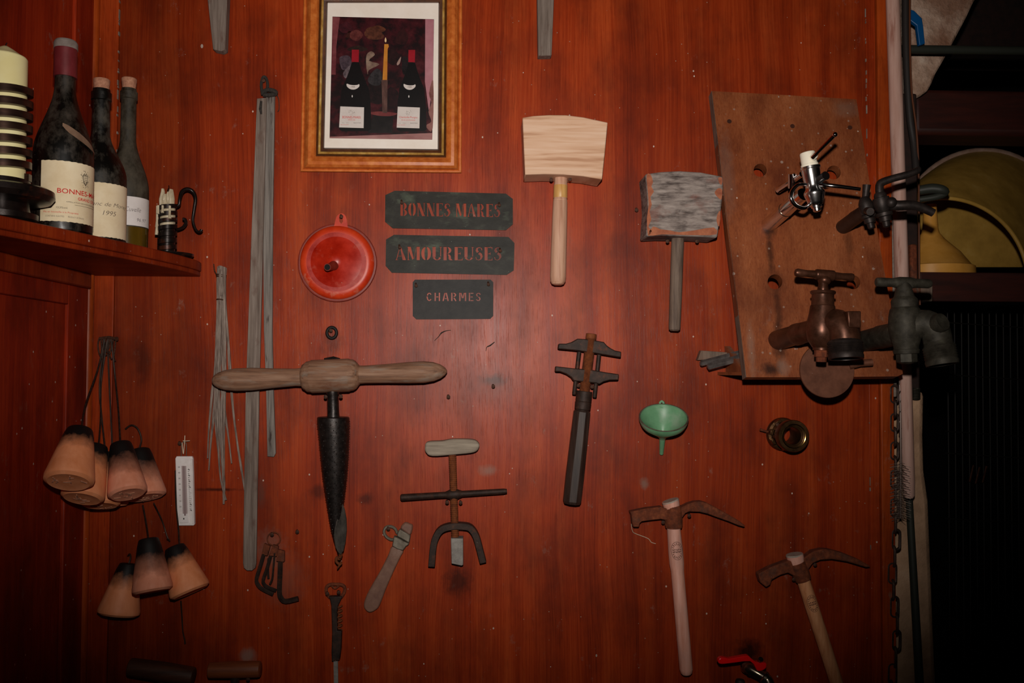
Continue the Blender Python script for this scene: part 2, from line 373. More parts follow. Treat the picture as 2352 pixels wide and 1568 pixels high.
def bung_mat(name, light, mid, lo, hi):       # charred at the narrow end: the burn belongs to the wood and follows its own axis
    t = NT(name)
    tc = t.n('ShaderNodeTexCoord')
    uv = t.n('ShaderNodeUVMap')
    sx = t.n('ShaderNodeSeparateXYZ')
    t.l(uv.outputs[0], sx.inputs[0])
    v = t.coord()
    g = t.noise(v, (40, 40, 40), 5, 0.65)
    k = t.math('ADD', sx.outputs[1], t.math('MULTIPLY', t.math('SUBTRACT', g, 0.5), 0.42))
    wood = t.ramp(t.noise(v, (60, 60, 8), 5, 0.6), [(0.3, mid), (0.7, light)])
    burn = t.ramp(k, [(lo, '#0f0a09'), ((lo + hi) / 2, '#2a1a16'), (hi, '#5b2f20')])
    c = t.mix(t.ramp(k, [(lo, 0.0), (hi, 0.55), (hi + 0.12, 1.0)]), burn, wood)
    t.l(c, t.b.inputs['Base Color'])
    t.b.inputs['Roughness'].default_value = 0.55
    t.b.inputs['Specular IOR Level'].default_value = 0.35
    t.bump(g, 0.12, 0.001)
    return t.m
M['bungA'] = bung_mat('charred_bung_wood', '#f6a274', '#e38a58', 0.19, 0.38)
M['bungB'] = bung_mat('deeply_charred_bung_wood', '#f0a283', '#dc8866', 0.28, 0.62)

# ------------------------------------------------------------------ mesh builder
class MB:
    def __init__(s):
        s.v, s.f, s.uv = [], [], None
    def add(s, vs, fs):
        k = len(s.v)
        s.v += [V(p) for p in vs]
        s.f += [tuple(i + k for i in f) for f in fs]
        return s
    def prism(s, poly, off):                     # closed polygon of points, swept by a vector
        n = len(poly)
        vs = list(poly) + [p + off for p in poly]
        fs = [tuple(range(n)), tuple(range(2 * n - 1, n - 1, -1))] + [(i, i + n, (i + 1) % n + n, (i + 1) % n) for i in range(n)]
        return s.add(vs, fs)
    def slab(s, pts, d0, d1=0.001):              # pixel outline of its front face at d0, going straight back to d1
        return s.prism([P(x, y, d0) for x, y in pts], V((0, d0 - d1, 0)))
    def box(s, a, b):
        x0, y0, z0 = a
        x1, y1, z1 = b
        vs = [(x, y, z) for x in (x0, x1) for y in (y0, y1) for z in (z0, z1)]
        return s.add(vs, [(0, 1, 3, 2), (4, 6, 7, 5), (0, 4, 5, 1), (2, 3, 7, 6), (0, 2, 6, 4), (1, 5, 7, 3)])
    def rings(s, rings, caps=True, closed=False):
        n = len(rings[0])
        vs = [p for r in rings for p in r]
        fs = []
        m = len(rings)
        for i in range(m - 1 if not closed else m):
            j = (i + 1) % m
            fs += [(i * n + k, i * n + (k + 1) % n, j * n + (k + 1) % n, j * n + k) for k in range(n)]
        if caps and not closed:
            fs += [tuple(range(n - 1, -1, -1)), tuple(range((m - 1) * n, m * n))]
        return s.add(vs, fs)
    def tube(s, pts, r, seg=8, closed=False, caps=True, flatn=1.0):
        pts = [V(p) for p in pts]
        m = len(pts)
        rr = r if isinstance(r, (list, tuple)) else [r] * m
        tang = []
        for i in range(m):
            a = pts[(i - 1) % m] if (closed or i > 0) else pts[i]
            b = pts[(i + 1) % m] if (closed or i < m - 1) else pts[i]
            tang.append((b - a).normalized())
        u = tang[0].orthogonal().normalized()
        rg = []
        for i in range(m):
            u = (u - tang[i] * u.dot(tang[i])).normalized()
            w2 = tang[i].cross(u)
            rg.append([pts[i] + (u * math.cos(2 * math.pi * k / seg) + w2 * math.sin(2 * math.pi * k / seg) * flatn) * rr[i] for k in range(seg)])
        return s.rings(rg, caps, closed)
    def ptube(s, pts, rpx, seg=8, closed=False, smooth=0):   # pixel path [(x, y, d)], radius in pixels
        rr = rpx if isinstance(rpx, (list, tuple)) else [rpx] * len(pts)
        q = [P(*p) for p in pts]
        r = [a * S(p[2]) for a, p in zip(rr, pts)]
        if smooth:
            q, r = spline(q, r, smooth, closed)
        return s.tube(q, r, seg, closed)
    def lathe(s, p0, ax, prof, seg=24, squash=1.0, caps=True):
        ax = ax.normalized()
        u = V((0, -1, 0)) - ax * V((0, -1, 0)).dot(ax)
        if u.length < 0.3:
            u = V((1, 0, 0)) - ax * ax.x
        u.normalize()
        w2 = ax.cross(u)
        return s.rings([[p0 + ax * t + (w2 * math.cos(2 * math.pi * (k + .5) / seg) + u * math.sin(2 * math.pi * (k + .5) / seg) * squash) * max(r, 1e-5) for k in range(seg)] for t, r in prof], caps)
    def plathe(s, a, b, prof, seg=24, squash=1.0, unit=None):   # axis between two pixel points (x, y, d); prof: (pixels along or 0..1, radius px)
        pa, pb = P(*a), P(*b)
        L = (pb - pa).length
        sc0 = (S(a[2]) + S(b[2])) / 2
        if unit:
            prof = [(t / unit * L, r * sc0) for t, r in prof]
        else:
            prof = [(t * L, r * sc0) for t, r in prof]
        return s.lathe(pa, pb - pa, prof, seg, squash)
    def ball(s, c, r, seg=14, sx=(1, 1, 1)):
        return s.rings([[c + V((r * math.sin(t) * math.cos(a) * sx[0], r * math.sin(t) * math.sin(a) * sx[1], r * math.cos(t) * sx[2])) for a in [2 * math.pi * k / seg for k in range(seg)]]
                        for t in [max(1e-3, min(math.pi - 1e-3, math.pi * i / 8)) for i in range(9)]])
    def mesh(s, name, off=V((0, 0, 0)), ang=38):
        me = bpy.data.meshes.new(name)
        me.from_pydata([p - off for p in s.v], [], s.f)
        bm = bmesh.new()
        bm.from_mesh(me)
        bmesh.ops.recalc_face_normals(bm, faces=bm.faces)
        bm.to_mesh(me)
        bm.free()
        finish(me, ang)
        return me

def finish(me, ang=38):
    me.polygons.foreach_set('use_smooth', [True] * len(me.polygons))
    me.set_sharp_from_angle(angle=R(ang))
    me.update()

def spline(q, r, n, closed=False):
    m = len(q)
    out, ro = [], []
    rng = m if closed else m - 1
    for i in range(rng):
        p0 = q[(i - 1) % m] if (closed or i > 0) else q[0]
        p1, p2 = q[i], q[(i + 1) % m]
        p3 = q[(i + 2) % m] if (closed or i < m - 2) else q[-1]
        for k in range(n):
            t = k / n
            out.append(0.5 * ((2 * p1) + (p2 - p0) * t + (2 * p0 - 5 * p1 + 4 * p2 - p3) * t * t + (3 * p1 - p0 - 3 * p2 + p3) * t ** 3))
            ro.append(r[i] + (r[(i + 1) % m] - r[i]) * t)
    if not closed:
        out.append(q[-1])
        ro.append(r[-1])
    return out, ro

def sp2(pts, n, closed=True):                    # smooth pixel outline
    q, _ = spline([V((x, y, 0)) for x, y in pts], [0] * len(pts), n, closed)
    return [(p.x, p.y) for p in q]

def crop(pts, x0, y0, s):
    return [(x0 + x / s, y0 + y / s) for x, y in pts]

# ------------------------------------------------------------------ objects
def tag(o, label, cat, group=None):
    o['label'] = label
    o['category'] = cat
    if group:
        o['group'] = group
    return o

def thing(name, label, cat, loc, group=None):
    o = bpy.data.objects.new(name, None)
    o.empty_display_size = 0.02
    o.location = loc
    col.objects.link(o)
    return tag(o, label, cat, group)

def wloc(o):
    p = V((0, 0, 0))
    while o:
        p += V(o.location)
        o = o.parent
    return p

def part(par, name, mb, mat, label=None, bev=0, seg=2, ang=38, stuff=False):
    off = wloc(par) if par else V((0, 0, 0))
    me = mb.mesh(name, off, ang) if isinstance(mb, MB) else mb
    o = bpy.data.objects.new(name, me)
    me.materials.append(mat if not isinstance(mat, str) else M[mat])
    col.objects.link(o)
    if par:
        o.parent = par
    if label:
        o['label'] = label
    if stuff:
        o['kind'] = 'stuff'
    if bev:
        m = o.modifiers.new('bevel', 'BEVEL')
        m.width = bev
        m.segments = seg
        m.limit_method = 'ANGLE'
        m.angle_limit = R(40)
        m.harden_normals = False
    return o

def solo(name, mb, mat, label, cat, loc, group=None, bev=0, ang=38):
    me = mb.mesh(name, V(loc), ang)
    o = bpy.data.objects.new(name, me)
    me.materials.append(M[mat])
    o.location = loc
    col.objects.link(o)
    if bev:
        m = o.modifiers.new('bevel', 'BEVEL')
        m.width, m.segments, m.limit_method, m.angle_limit = bev, 2, 'ANGLE', R(40)
    return tag(o, label, cat, group)

def struct(name, mb, mat, par=None, bev=0):
    o = part(par, name, mb, mat, bev=bev)
    if not par:
        o['kind'] = 'structure'
    return o

def curve_mesh(name, outer, holes, half):        # filled outline with real holes, thickness 2 * half, in its own XY plane
    cu = bpy.data.curves.new(name, 'CURVE')
    cu.dimensions = '2D'
    cu.fill_mode = 'BOTH'
    cu.extrude = half * 200
    for pl in [outer] + holes:
        sp = cu.splines.new('POLY')
        sp.points.add(len(pl) - 1)
        for pt, (x, y) in zip(sp.points, pl):
            pt.co = (x * 200, y * 200, 0, 1)
        sp.use_cyclic_u = True
    ob = bpy.data.objects.new(name, cu)
    me = bpy.data.meshes.new_from_object(ob)
    bpy.data.objects.remove(ob)
    bpy.data.curves.remove(cu)
    me.materials.clear()
    me.name = name
    me.transform(Matrix.Scale(1 / 200, 4))      # filled at a large size so that small letters keep their corners
    return me

def text_mesh(txt, size, shear=0.0, offset=0.0):
    cu = bpy.data.curves.new('lettering', 'FONT')
    cu.body = txt
    cu.size = size
    cu.shear = shear
    cu.offset = offset
    cu.resolution_u = 3
    cu.align_x = 'CENTER'
    cu.align_y = 'CENTER'
    ob = bpy.data.objects.new('lettering', cu)
    me = bpy.data.meshes.new_from_object(ob)
    bpy.data.objects.remove(ob)
    bpy.data.curves.remove(cu)
    me.materials.clear()
    return me

def remap(me, fn):
    for v in me.vertices:
        v.co = fn(v.co.copy())
    me.update()
    return me

# flat print on the wall plane: text centred at a pixel, width in pixels
def wall_text(par, name, txt, px, py, h, d, mat, tilt=0.0, wide=None, shear=0.0, offset=0.0):
    me = text_mesh(txt, 1.0, shear, offset)
    xs = [v.co.x for v in me.vertices]
    ys = [v.co.y for v in me.vertices]
    cx, cy = (min(xs) + max(xs)) / 2, (min(ys) + max(ys)) / 2
    ky = h / (max(ys) - min(ys))
    kx = wide / (max(xs) - min(xs)) if wide else ky
    off = wloc(par)
    ct, st = math.cos(tilt), math.sin(tilt)
    remap(me, lambda c: P(px + (c.x - cx) * kx * ct - (cy - c.y) * ky * st, py + (cy - c.y) * ky * ct + (c.x - cx) * kx * st, d) - off)
    return part(par, name, me, mat)

NAILS = 0
def nail(px, py, label, d=0.018, r=2.6, droop=3, group='rusty nails driven into the panel'):
    b = MB()
    b.tube([P(px, py, -0.004), P(px - 1, py, d * 0.7), P(px, py + droop, d)], [r * S(0)] * 3, 7)
    b.lathe(P(px, py + droop, d - .0005), V((0, -1, -.1)), [(0, r * 1.7 * S(0)), (.0015, r * 1.7 * S(0)), (.0022, r * 1.0 * S(0))], 8)
    return solo('nail', b, 'nail', label, 'nail', P(px, py, 0), group)

# ================================================================== SETTING
XL = -0.745                                     # plane of the left wall
XR = P(2049, 784).x
ZT, Z0 = 2.75, 0.0
xs1, xs2 = P(262, 784).x, P(1994, 784).x
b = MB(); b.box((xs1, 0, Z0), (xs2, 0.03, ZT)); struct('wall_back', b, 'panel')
b = MB(); b.box((XL, -0.003, Z0), (xs1 - .0012, 0.03, ZT)); struct('trim_1', b, 'panel_plain', bev=.001)
b = MB(); b.box((xs2 + .0012, 0.001, Z0), (P(2018, 784).x, 0.03, ZT)); struct('trim_2', b, 'panel_plain', bev=.001)
b = MB(); b.box((P(2018, 784).x + .001, -0.006, Z0), (XR, 0.03, ZT)); struct('trim_3', b, 'panel_bright', bev=.002)
# caulk left in the two vertical seams, broken along its length
for nm, xx, y0, zlo, sp_ in (('trim_4', xs1 - .0006, -.0045, 1.73, 1.0), ('trim_5', xs2 + .0006, -.0015, 1.15, 2.2)):
    b = MB()
    z = zlo
    while z < 2.4:
        L = random.uniform(.0015, .009) * random.choice((1, 1, 2.2))
        wd = random.uniform(.0003, .0011)
        o_ = random.uniform(-.0006, .0006)
        b.box((xx - wd + o_, y0 - random.uniform(0, .001), z), (xx + wd + o_, 0.002, z + L))
        z += L + random.choice((.001, .002, .004, .008, .014, .03)) * sp_ * (1 if z > 1.85 else 1.6)
    struct(nm, b, 'plaster')
b = MB(); b.lathe(V((XL + .001, -.014, Z0)), V((0, 0, 1)), [(0, .010), (ZT, .010)], 16); struct('trim_6', b, 'panel_bright')
# left wall: frame of stiles and rails with recessed panels
wl = MB(); wl.box((XL - .04, -1.9, Z0), (XL, -.004, ZT)); wall_left = struct('wall_left', wl, 'panel_dark')
zr = 1.5 + .135
for nm, y0, y1, z0, z1 in (('stile', -.105, -.026, Z0, 1.68), ('rail', -1.6, -.105, zr - .02, 1.68), ('stile', -.1, -.026, 1.74, ZT)):
    q = MB(); q.box((XL - .002, y0, z0), (XL + .006, y1, z1)); part(wall_left, nm, q, 'panel_dark', bev=.002)
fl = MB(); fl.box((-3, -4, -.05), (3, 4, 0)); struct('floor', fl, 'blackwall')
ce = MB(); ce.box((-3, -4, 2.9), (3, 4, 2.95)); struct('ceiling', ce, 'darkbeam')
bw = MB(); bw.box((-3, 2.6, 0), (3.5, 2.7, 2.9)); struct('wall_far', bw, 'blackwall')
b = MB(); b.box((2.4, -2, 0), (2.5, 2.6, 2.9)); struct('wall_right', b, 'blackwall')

# ------------------------------------------------------------------ corner shelf
ZS = 1.5 + .205                                  # top of the shelf
prof = [(0, .205), (.01, .211), (.05, .214), (.12, .206), (.2, .190), (.28, .171), (.36, .149), (.45, .124), (.53, .101), (.62, .072), (.70, .040), (.75, .0)]
pts2, _ = spline([V((XL + w_, -y_, 0)) for y_, w_ in prof], [0] * len(prof), 4)
edge = [(p.x, p.y) for p in pts2]
root = thing('corner_shelf', 'curved red-brown varnished wooden corner shelf that carries the wine bottles', 'shelf', V((XL, 0, ZS - .027)))
def outline(inset):
    return [(XL + .0005, -.0005)] + [(max(XL + .001, x - inset), min(-.0005, y + inset * .5)) for x, y in edge]
b = MB(); b.prism([V((x, y, ZS)) for x, y in outline(0)], V((0, 0, -.0185))); part(root, 'board', b, 'shelf', bev=.007, seg=4)
b = MB(); b.prism([V((x, y, ZS - .0186)) for x, y in outline(.002)], V((0, 0, -.0085))); part(root, 'edge_bead', b, 'shelf', bev=.003, seg=3)
b = MB()
b.box((XL + .0005, -.70, ZS - .055), (XL + .016, -.035, ZS - .0275)); part(root, 'bearer', b, 'shelf', bev=.003)

# ------------------------------------------------------------------ bottles
def wrap_text(par, name, txt, c, r, ang, z, size, mat, wide=None, shear=0.0, offset=0.0):
    me = text_mesh(txt, 1.0, shear, offset)
    xs = [v.co.x for v in me.vertices]
    ys = [v.co.y for v in me.vertices]
    cx, cy = (min(xs) + max(xs)) / 2, (min(ys) + max(ys)) / 2
    k = size / (max(ys) - min(ys))
    kx = wide / (max(xs) - min(xs)) if wide else k
    off = wloc(par)
    def fn(q):
        a = ang + (q.x - cx) * kx / r
        return V((c.x + math.cos(a) * (r + .0003), c.y + math.sin(a) * (r + .0003), z + (q.y - cy) * k)) - off
    remap(me, fn)
    return part(par, name, me, mat)

def cyl_patch(c, r, a0, a1, z0, z1, n=28, wav=0.0):
    b = MB()
    def ring(rr):
        top = [V((c.x + math.cos(a) * rr, c.y + math.sin(a) * rr, z1 + wav * math.sin(i * 2.1))) for i, a in enumerate([a0 + (a1 - a0) * k / n for k in range(n + 1)])]
        bot = [V((c.x + math.cos(a) * rr, c.y + math.sin(a) * rr, z0 + wav * math.sin(i * 2.3))) for i, a in enumerate([a0 + (a1 - a0) * k / n for k in range(n + 1)])]
        return top, bot
    t1, b1 = ring(r)
    t0, b0 = ring(r - .0006)
    m = n + 1
    vs = t1 + b1 + t0 + b0
    fs = []
    for k in range(n):
        fs += [(k, k + 1, m + k + 1, m + k), (2 * m + k + 1, 2 * m + k, 3 * m + k, 3 * m + k + 1), (k + 1, k, 2 * m + k, 2 * m + k + 1), (m + k, m + k + 1, 3 * m + k + 1, 3 * m + k)]
    fs += [(0, m, 3 * m, 2 * m), (n, 2 * m + n, 3 * m + n, m + n)]
    return b.add(vs, fs)

def bottle(x, y, H, r, label, glass, body, rn=.0145, shoulder=.34, sl=.30):
    c = V((x, y, ZS))
    o = thing('wine_bottle', label, 'bottle', c, 'wine bottles on the corner shelf')
    zsh = H * shoulder
    pr = [(0, r * .9), (.003, r * .985), (.007, r), (zsh, r)]
    zn = H * (shoulder + sl + .07)
    for i in range(1, 13):
        t = i / 12
        k = 0.5 + 0.5 * math.cos(math.pi * t ** .92)
        pr.append((zsh + (zn - zsh) * t, rn + (r - rn) * k ** .92))
    pr += [(H - .02, rn * .97), (H - .019, rn * 1.12), (H - .006, rn * 1.12), (H - .005, rn * .98), (H, rn * .95)]
    b = MB(); b.lathe(c, V((0, 0, 1)), pr, 40); part(o, 'bottle_glass', b, glass)
    view = V((CAM.x - x, CAM.y - y))
    return o, c, math.atan2(view.y, view.x)

o, c, va = bottle(-.640, -.345, .300, .0425, 'largest front wine bottle with dark red capsule and red lettered label', 'glass1', None, shoulder=.40)
r = .0425
b = MB(); b.lathe(c + V((0, 0, .243)), V((0, 0, 1)), [(0, .0167), (.002, .0168), (.03, .0163), (.044, .0165)], 28); part(o, 'capsule', b, 'capsule', 'wine red neck capsule')
b = MB(); b.lathe(c + V((0, 0, .287)), V((0, 0, 1)), [(0, .0172), (.009, .0172), (.0115, .016), (.0135, .0145)], 28); part(o, 'capsule_top', b, 'dustcap', 'grey dusty top of the capsule')
zb, zt = ZS + .014, ZS + .105
lb = part(o, 'label', cyl_patch(c, r + .0006, va - R(43), va + R(122), zb, zt, 40, .0004), 'paper', 'cream label with red and black lettering')
r2 = r + .0006
A0 = va + R(42)
wrap_text(lb, 'lettering', 'BONNES-MARES', c, r2, va + R(45), ZS + .060, .0074, M['redink'], wide=.083, offset=.01)
wrap_text(lb, 'lettering', 'GRAND CRU', c, r2, va + R(52), ZS + .0505, .0046, M['redink'], wide=.036, offset=.015)
wrap_text(lb, 'lettering', 'APPELLATION BONNES-MARES CONTRÔLÉE', c, r2, va + R(50), ZS + .0443, .0022, M['blackink'], wide=.066)
b = cyl_patch(c, r2 + .0003, va + R(22), va + R(78), ZS + .0402, ZS + .0406, 10); part(lb, 'rule', b, 'blackink')
wrap_text(lb, 'lettering', '750 ml', c, r2, va - R(27), ZS + .0345, .0032, M['blackink'], wide=.010)
wrap_text(lb, 'lettering', '13,5%vol.', c, r2, va - R(1), ZS + .0345, .0032, M['blackink'], wide=.0155)
wrap_text(lb, 'lettering', 'Mis en bouteille à la Propriété', c, r2, va - R(3), ZS + .0275, .0032, M['redink'], wide=.049)
wrap_text(lb, 'lettering', 'CONTAINS SULFITES', c, r2, va - R(14), ZS + .0215, .0024, M['greyink'], wide=.026)
wrap_text(lb, 'lettering', 'PRODUCT OF FRANCE', c, r2, va + R(26), ZS + .0215, .0024, M['greyink'], wide=.024)
b = MB()                                        # the printed crest: shield, mantling and crown as line work
def crest_pt(u, v_):
    a = va + R(44) + u / r2
    return V((c.x + math.cos(a) * (r2 + .0004), c.y + math.sin(a) * (r2 + .0004), ZS + .082 + v_ * 1.15))
random.seed(3)
for k in range(120):
    t = random.uniform(0, 2 * math.pi)
    q = random.uniform(.45, 1.0)
    u0, v0 = .0085 * q * math.cos(t) * (1 + .15 * math.sin(3 * t)), .0125 * q * math.sin(t)
    du, dv = random.uniform(-.0014, .0014), random.uniform(-.0014, .0014)
    wv_ = .00028
    b.add([crest_pt(u0, v0), crest_pt(u0 + du, v0 + dv), crest_pt(u0 + du + wv_, v0 + dv + wv_ * 1.6), crest_pt(u0 + wv_, v0 + wv_ * 1.6)], [(0, 1, 2, 3)])
sh = [(-.0045, .006), (.0045, .006), (.0045, -.001), (.0028, -.0055), (0, -.0085), (-.0028, -.0055), (-.0045, -.001)]
for (x0, y0), (x1, y1) in zip(sh, sh[1:] + sh[:1]):
    b.add([crest_pt(x0, y0), crest_pt(x1, y1), crest_pt(x1 * .82, y1 * .84), crest_pt(x0 * .82, y0 * .84)], [(0, 1, 2, 3)])
for k in range(5):
    b.add([crest_pt(-.003, .004 - k * .0022), crest_pt(.003, .004 - k * .0022), crest_pt(.003, .0034 - k * .0022), crest_pt(-.003, .0034 - k * .0022)], [(0, 1, 2, 3)])
part(lb, 'crest', b, 'blackink', stuff=False)
random.seed(9)
# swept-clean streak in the dust on the shoulder: a paper scrap of old neck label
b = MB()
q = []
for i in range(13):
    t = i / 12
    zz = .163 - .034 * t
    # radius of the shoulder at this height
    zsh, zn = .300 * .40, .300 * .77
    tt = (zz - zsh) / (zn - zsh)
    rr = .0145 + (.0425 - .0145) * (0.5 + 0.5 * math.cos(math.pi * tt ** .92)) ** .92 + .0004
    a = va - R(4) + R(84) * t
    q.append((a, zz, rr, .001 + .0125 * math.sin(math.pi * min(1, t * .62 + .20)) ** .6 * min(1, .45 + 4 * t)))
top = [V((c.x + math.cos(a) * rr, c.y + math.sin(a) * rr, ZS + zz + .3 * h_)) for a, zz, rr, h_ in q]
bot = [V((c.x + math.cos(a) * (rr + .003 * h_ / .009), c.y + math.sin(a) * (rr + .003 * h_ / .009), ZS + zz - .7 * h_)) for a, zz, rr, h_ in q]
b.add(top + bot, [(k, k + 1, 13 + k + 1, 13 + k) for k in range(12)])
part(o, 'neck_label', b, gen('bare_patch_brown', [(0.3, '#6b5140'), (0.7, '#8a6c56')], (40, 40, 40), 4, 0.8), 'brownish scrap of neck label')

o, c, va = bottle(-.645, -.205, .270, .042, 'middle wine bottle with bare cork and handwritten 1995 label', 'glass2', None, shoulder=.44, sl=.22)
b = MB(); b.lathe(c + V((0, 0, .266)), V((0, 0, 1)), [(0, .0118), (.004, .0122), (.020, .0135), (.0215, .0125)], 20); part(o, 'cork', b, 'cork', 'pale cork standing out of the neck')
lb = part(o, 'label', cyl_patch(c, .0427, va - R(40), va + R(86), ZS + .013, ZS + .103, 32, .0004), 'paper', 'cream label with handwriting')
wrap_text(lb, 'lettering', 'Blanc de Morey', c, .0427, va + R(22), ZS + .0665, .0085, M['pen'], wide=.072, shear=.3, offset=-.012)
wrap_text(lb, 'lettering', '1995', c, .0427, va + R(22), ZS + .053, .0075, M['pen'], wide=.022, shear=.25, offset=-.012)

o, c, va = bottle(-.647, -.085, .310, .037, 'rear olive glass wine bottle with cork and small white label', 'glass3', None, rn=.0135, shoulder=.40, sl=.24)
b = MB(); b.lathe(c + V((0, 0, .306)), V((0, 0, 1)), [(0, .0105), (.004, .0115), (.022, .0135), (.0235, .0125)], 20); part(o, 'cork', b, 'cork', 'pale cork standing out of the neck')
b = MB(); b.lathe(c + V((0, 0, .008)), V((0, 0, 1)), [(0, .0372), (.043, .0372)], 36); part(o, 'bottle_foot', b, 'oliveglass', 'clear olive foot of the bottle')
lb = part(o, 'label', cyl_patch(c, .0377, va - R(45), va + R(82), ZS + .053, ZS + .105, 30), 'paper_w', 'small white label with faint handwriting')
wrap_text(lb, 'lettering', 'Cuvelle', c, .0377, va + R(17), ZS + .082, .008, M['pen'], wide=.028, shear=.3, offset=-.014)
wrap_text(lb, 'lettering', '96.97', c, .0377, va + R(42), ZS + .064, .006, M['pen'], wide=.020, shear=.2, offset=-.014)

# ------------------------------------------------------------------ pillar candle holder at the left edge
cc = V((-.672, -.455, ZS))
o = thing('candle_holder', 'spiral iron band candle holder with dish at far left of shelf', 'candle holder', cc, 'candle holders on the shelf')
b = MB(); b.lathe(cc, V((0, 0, 1)), [(.0, .040), (.004, .046), (.012, .046), (.014, .036), (.026, .034), (.028, .050), (.031, .062), (.038, .067), (.046, .066), (.049, .060), (.047, .05), (.05, .036), (.06, .035), (.0605, .001)], 40)
part(o, 'dish', b, 'blackiron', 'black iron dish with rolled rim')
hel, n = [], 9 * 28
zc = lambda i: .062 + .128 * i / n
def helix_band(c, r0, r1, turns, z0, z1, bandh, nseg=28):
    m = MB()
    N = int(turns * nseg)
    rg = []
    for i in range(N + 1):
        a = 2 * math.pi * i / nseg
        z = z0 + (z1 - z0) * i / N
        e = V((math.cos(a), math.sin(a), 0))
        rg.append([c + e * r0 + V((0, 0, z)), c + e * r1 + V((0, 0, z + bandh * .08)), c + e * r1 + V((0, 0, z + bandh * .92)), c + e * r0 + V((0, 0, z + bandh))])
    return m.rings(rg)
part(o, 'spiral_band', helix_band(cc, .0300, .0362, 7.2, .058, .183, .0118), 'bandiron', 'flat iron band wound in a spiral')
ca = thing('candle', 'ivory pillar candle inside the spiral iron holder', 'candle', cc + V((0, 0, .061)))
b = MB(); b.lathe(cc + V((0, 0, .061)), V((0, 0, 1)), [(0, .0285), (.172, .0285), (.1745, .027), (.176, .0235), (.184, .012), (.189, .004), (.190, .0005)], 36); part(ca, 'wax', b, 'wax')
b = MB(); b.tube([cc + V((0, 0, .249)), cc + V((.0006, 0, .253)), cc + V((.002, 0, .2555))], .0008, 6); part(ca, 'wick', b, 'blackiron')

# ------------------------------------------------------------------ small candle stick
c2 = V((-.581, -.062, ZS))
o = thing('candle_holder', 'small spiral iron candlestick with curled handle at right end of shelf', 'candle holder', c2, 'candle holders on the shelf')
b = MB(); b.lathe(c2 + V((.008, 0, 0)), V((0, 0, 1)), [(0, .026), (.002, .034), (.006, .039), (.009, .040), (.0085, .036), (.005, .028), (.004, .001)], 30); part(o, 'dish', b, 'blackiron')
part(o, 'spiral_band', helix_band(c2, .0150, .0172, 7.0, .005, .094, .0085), 'blackiron', 'glossy black spiral band')
b = MB(); b.lathe(c2, V((0, 0, 1)), [(.005, .0140), (.06, .0138)], 20); part(o, 'socket', b, 'blackiron')
hp = [(403, 474, .06), (411, 470, .06), (413, 456, .06), (418, 440, .055), (430, 434, .05), (443, 440, .045), (449, 456, .045), (446, 480, .045), (443, 505, .045), (448, 524, .045), (455, 532, .045), (461, 531, .045), (463, 527, .045)]
b = MB(); b.ptube(hp, [3.2, 3.5, 3.8, 4.4, 4.4, 4.4, 4.2, 3.8, 3.4, 3.0, 2.8, 3.6, 4.0], 10, smooth=4); part(o, 'handle', b, 'blackiron', 'curled shepherd hook handle')
b = MB(); b.ptube([(404, 527, .055), (413, 525, .05), (421, 521, .045), (427, 512, .045), (425, 504, .045), (420, 503, .045)], [3, 3, 3.4, 3.8, 3.8, 3.6], 8, smooth=4); part(o, 'curl', b, 'blackiron', 'small curl beside the stem')
ca = thing('candle', 'burnt-down dripping candle stub in the small candlestick', 'candle', c2 + V((0, 0, .061)))
b = MB(); b.lathe(c2 + V((0, 0, .0605)), V((0, 0, 1)), [(0, .0136), (.034, .0136), (.040, .0128), (.041, .001)], 20); part(ca, 'wax', b, 'waxold')
for k, (dx, h, rr) in enumerate([(-.0100, .030, .0042), (.0085, .029, .0056), (.0035, .024, .0052), (-.004, .020, .0055)]):
    b = MB(); b.tube([c2 + V((dx, -.005 if k < 2 else .006, .095)), c2 + V((dx * 1.05, -.005, .11)), c2 + V((dx * .8, -.004, .1 + h * .8)), c2 + V((dx * .85, -.004, .1 + h))], [rr, rr, rr * .92, rr * .62], 9, flatn=.6); part(ca, 'wax_shard', b, 'waxold')
b = MB()
for a, z0, L in ((R(190), .094, .036), (R(205), .093, .05), (R(225), .093, .012), (R(260), .092, .01), (R(300), .092, .02)):
    e = V((math.cos(a), math.sin(a), 0)) * .0182
    b.tube([c2 + e + V((0, 0, z0 + .004)), c2 + e + V((0, 0, z0 - L * .6)), c2 + e * 1.03 + V((0, 0, z0 - L))], [.0022, .0022, .0032], 8)
part(ca, 'wax_drip', b, 'waxold', 'pale wax run down over the band')
b = MB(); b.tube([c2 + V((-.001, 0, .1)), c2 + V((-.001, 0, .128)), c2 + V((.0015, 0, .133)), c2 + V((.001, 0, .137))], .0009, 6); part(ca, 'wick', b, 'blackiron')

# ================================================================== THINGS ON THE PANEL
# hanging wedges at the top edge
for pts, lab, lx in (([(470, -60), (524, -60), (517, 113), (508, 117), (489, 113)], 'grey wooden wedge hanging at top left above the long laths', 497),
                     ([(1233, -60), (1275, -60), (1267, 127), (1236, 128)], 'grey wooden wedge hanging at top right of the framed picture', 1252)):
    b = MB(); b.slab(pts, .022, .0005)
    o = thing('wooden_wedge', lab, 'wedge', P(lx, 0, 0), 'hanging wooden wedges')
    part(o, 'body', b, 'greybar', bev=.0015)

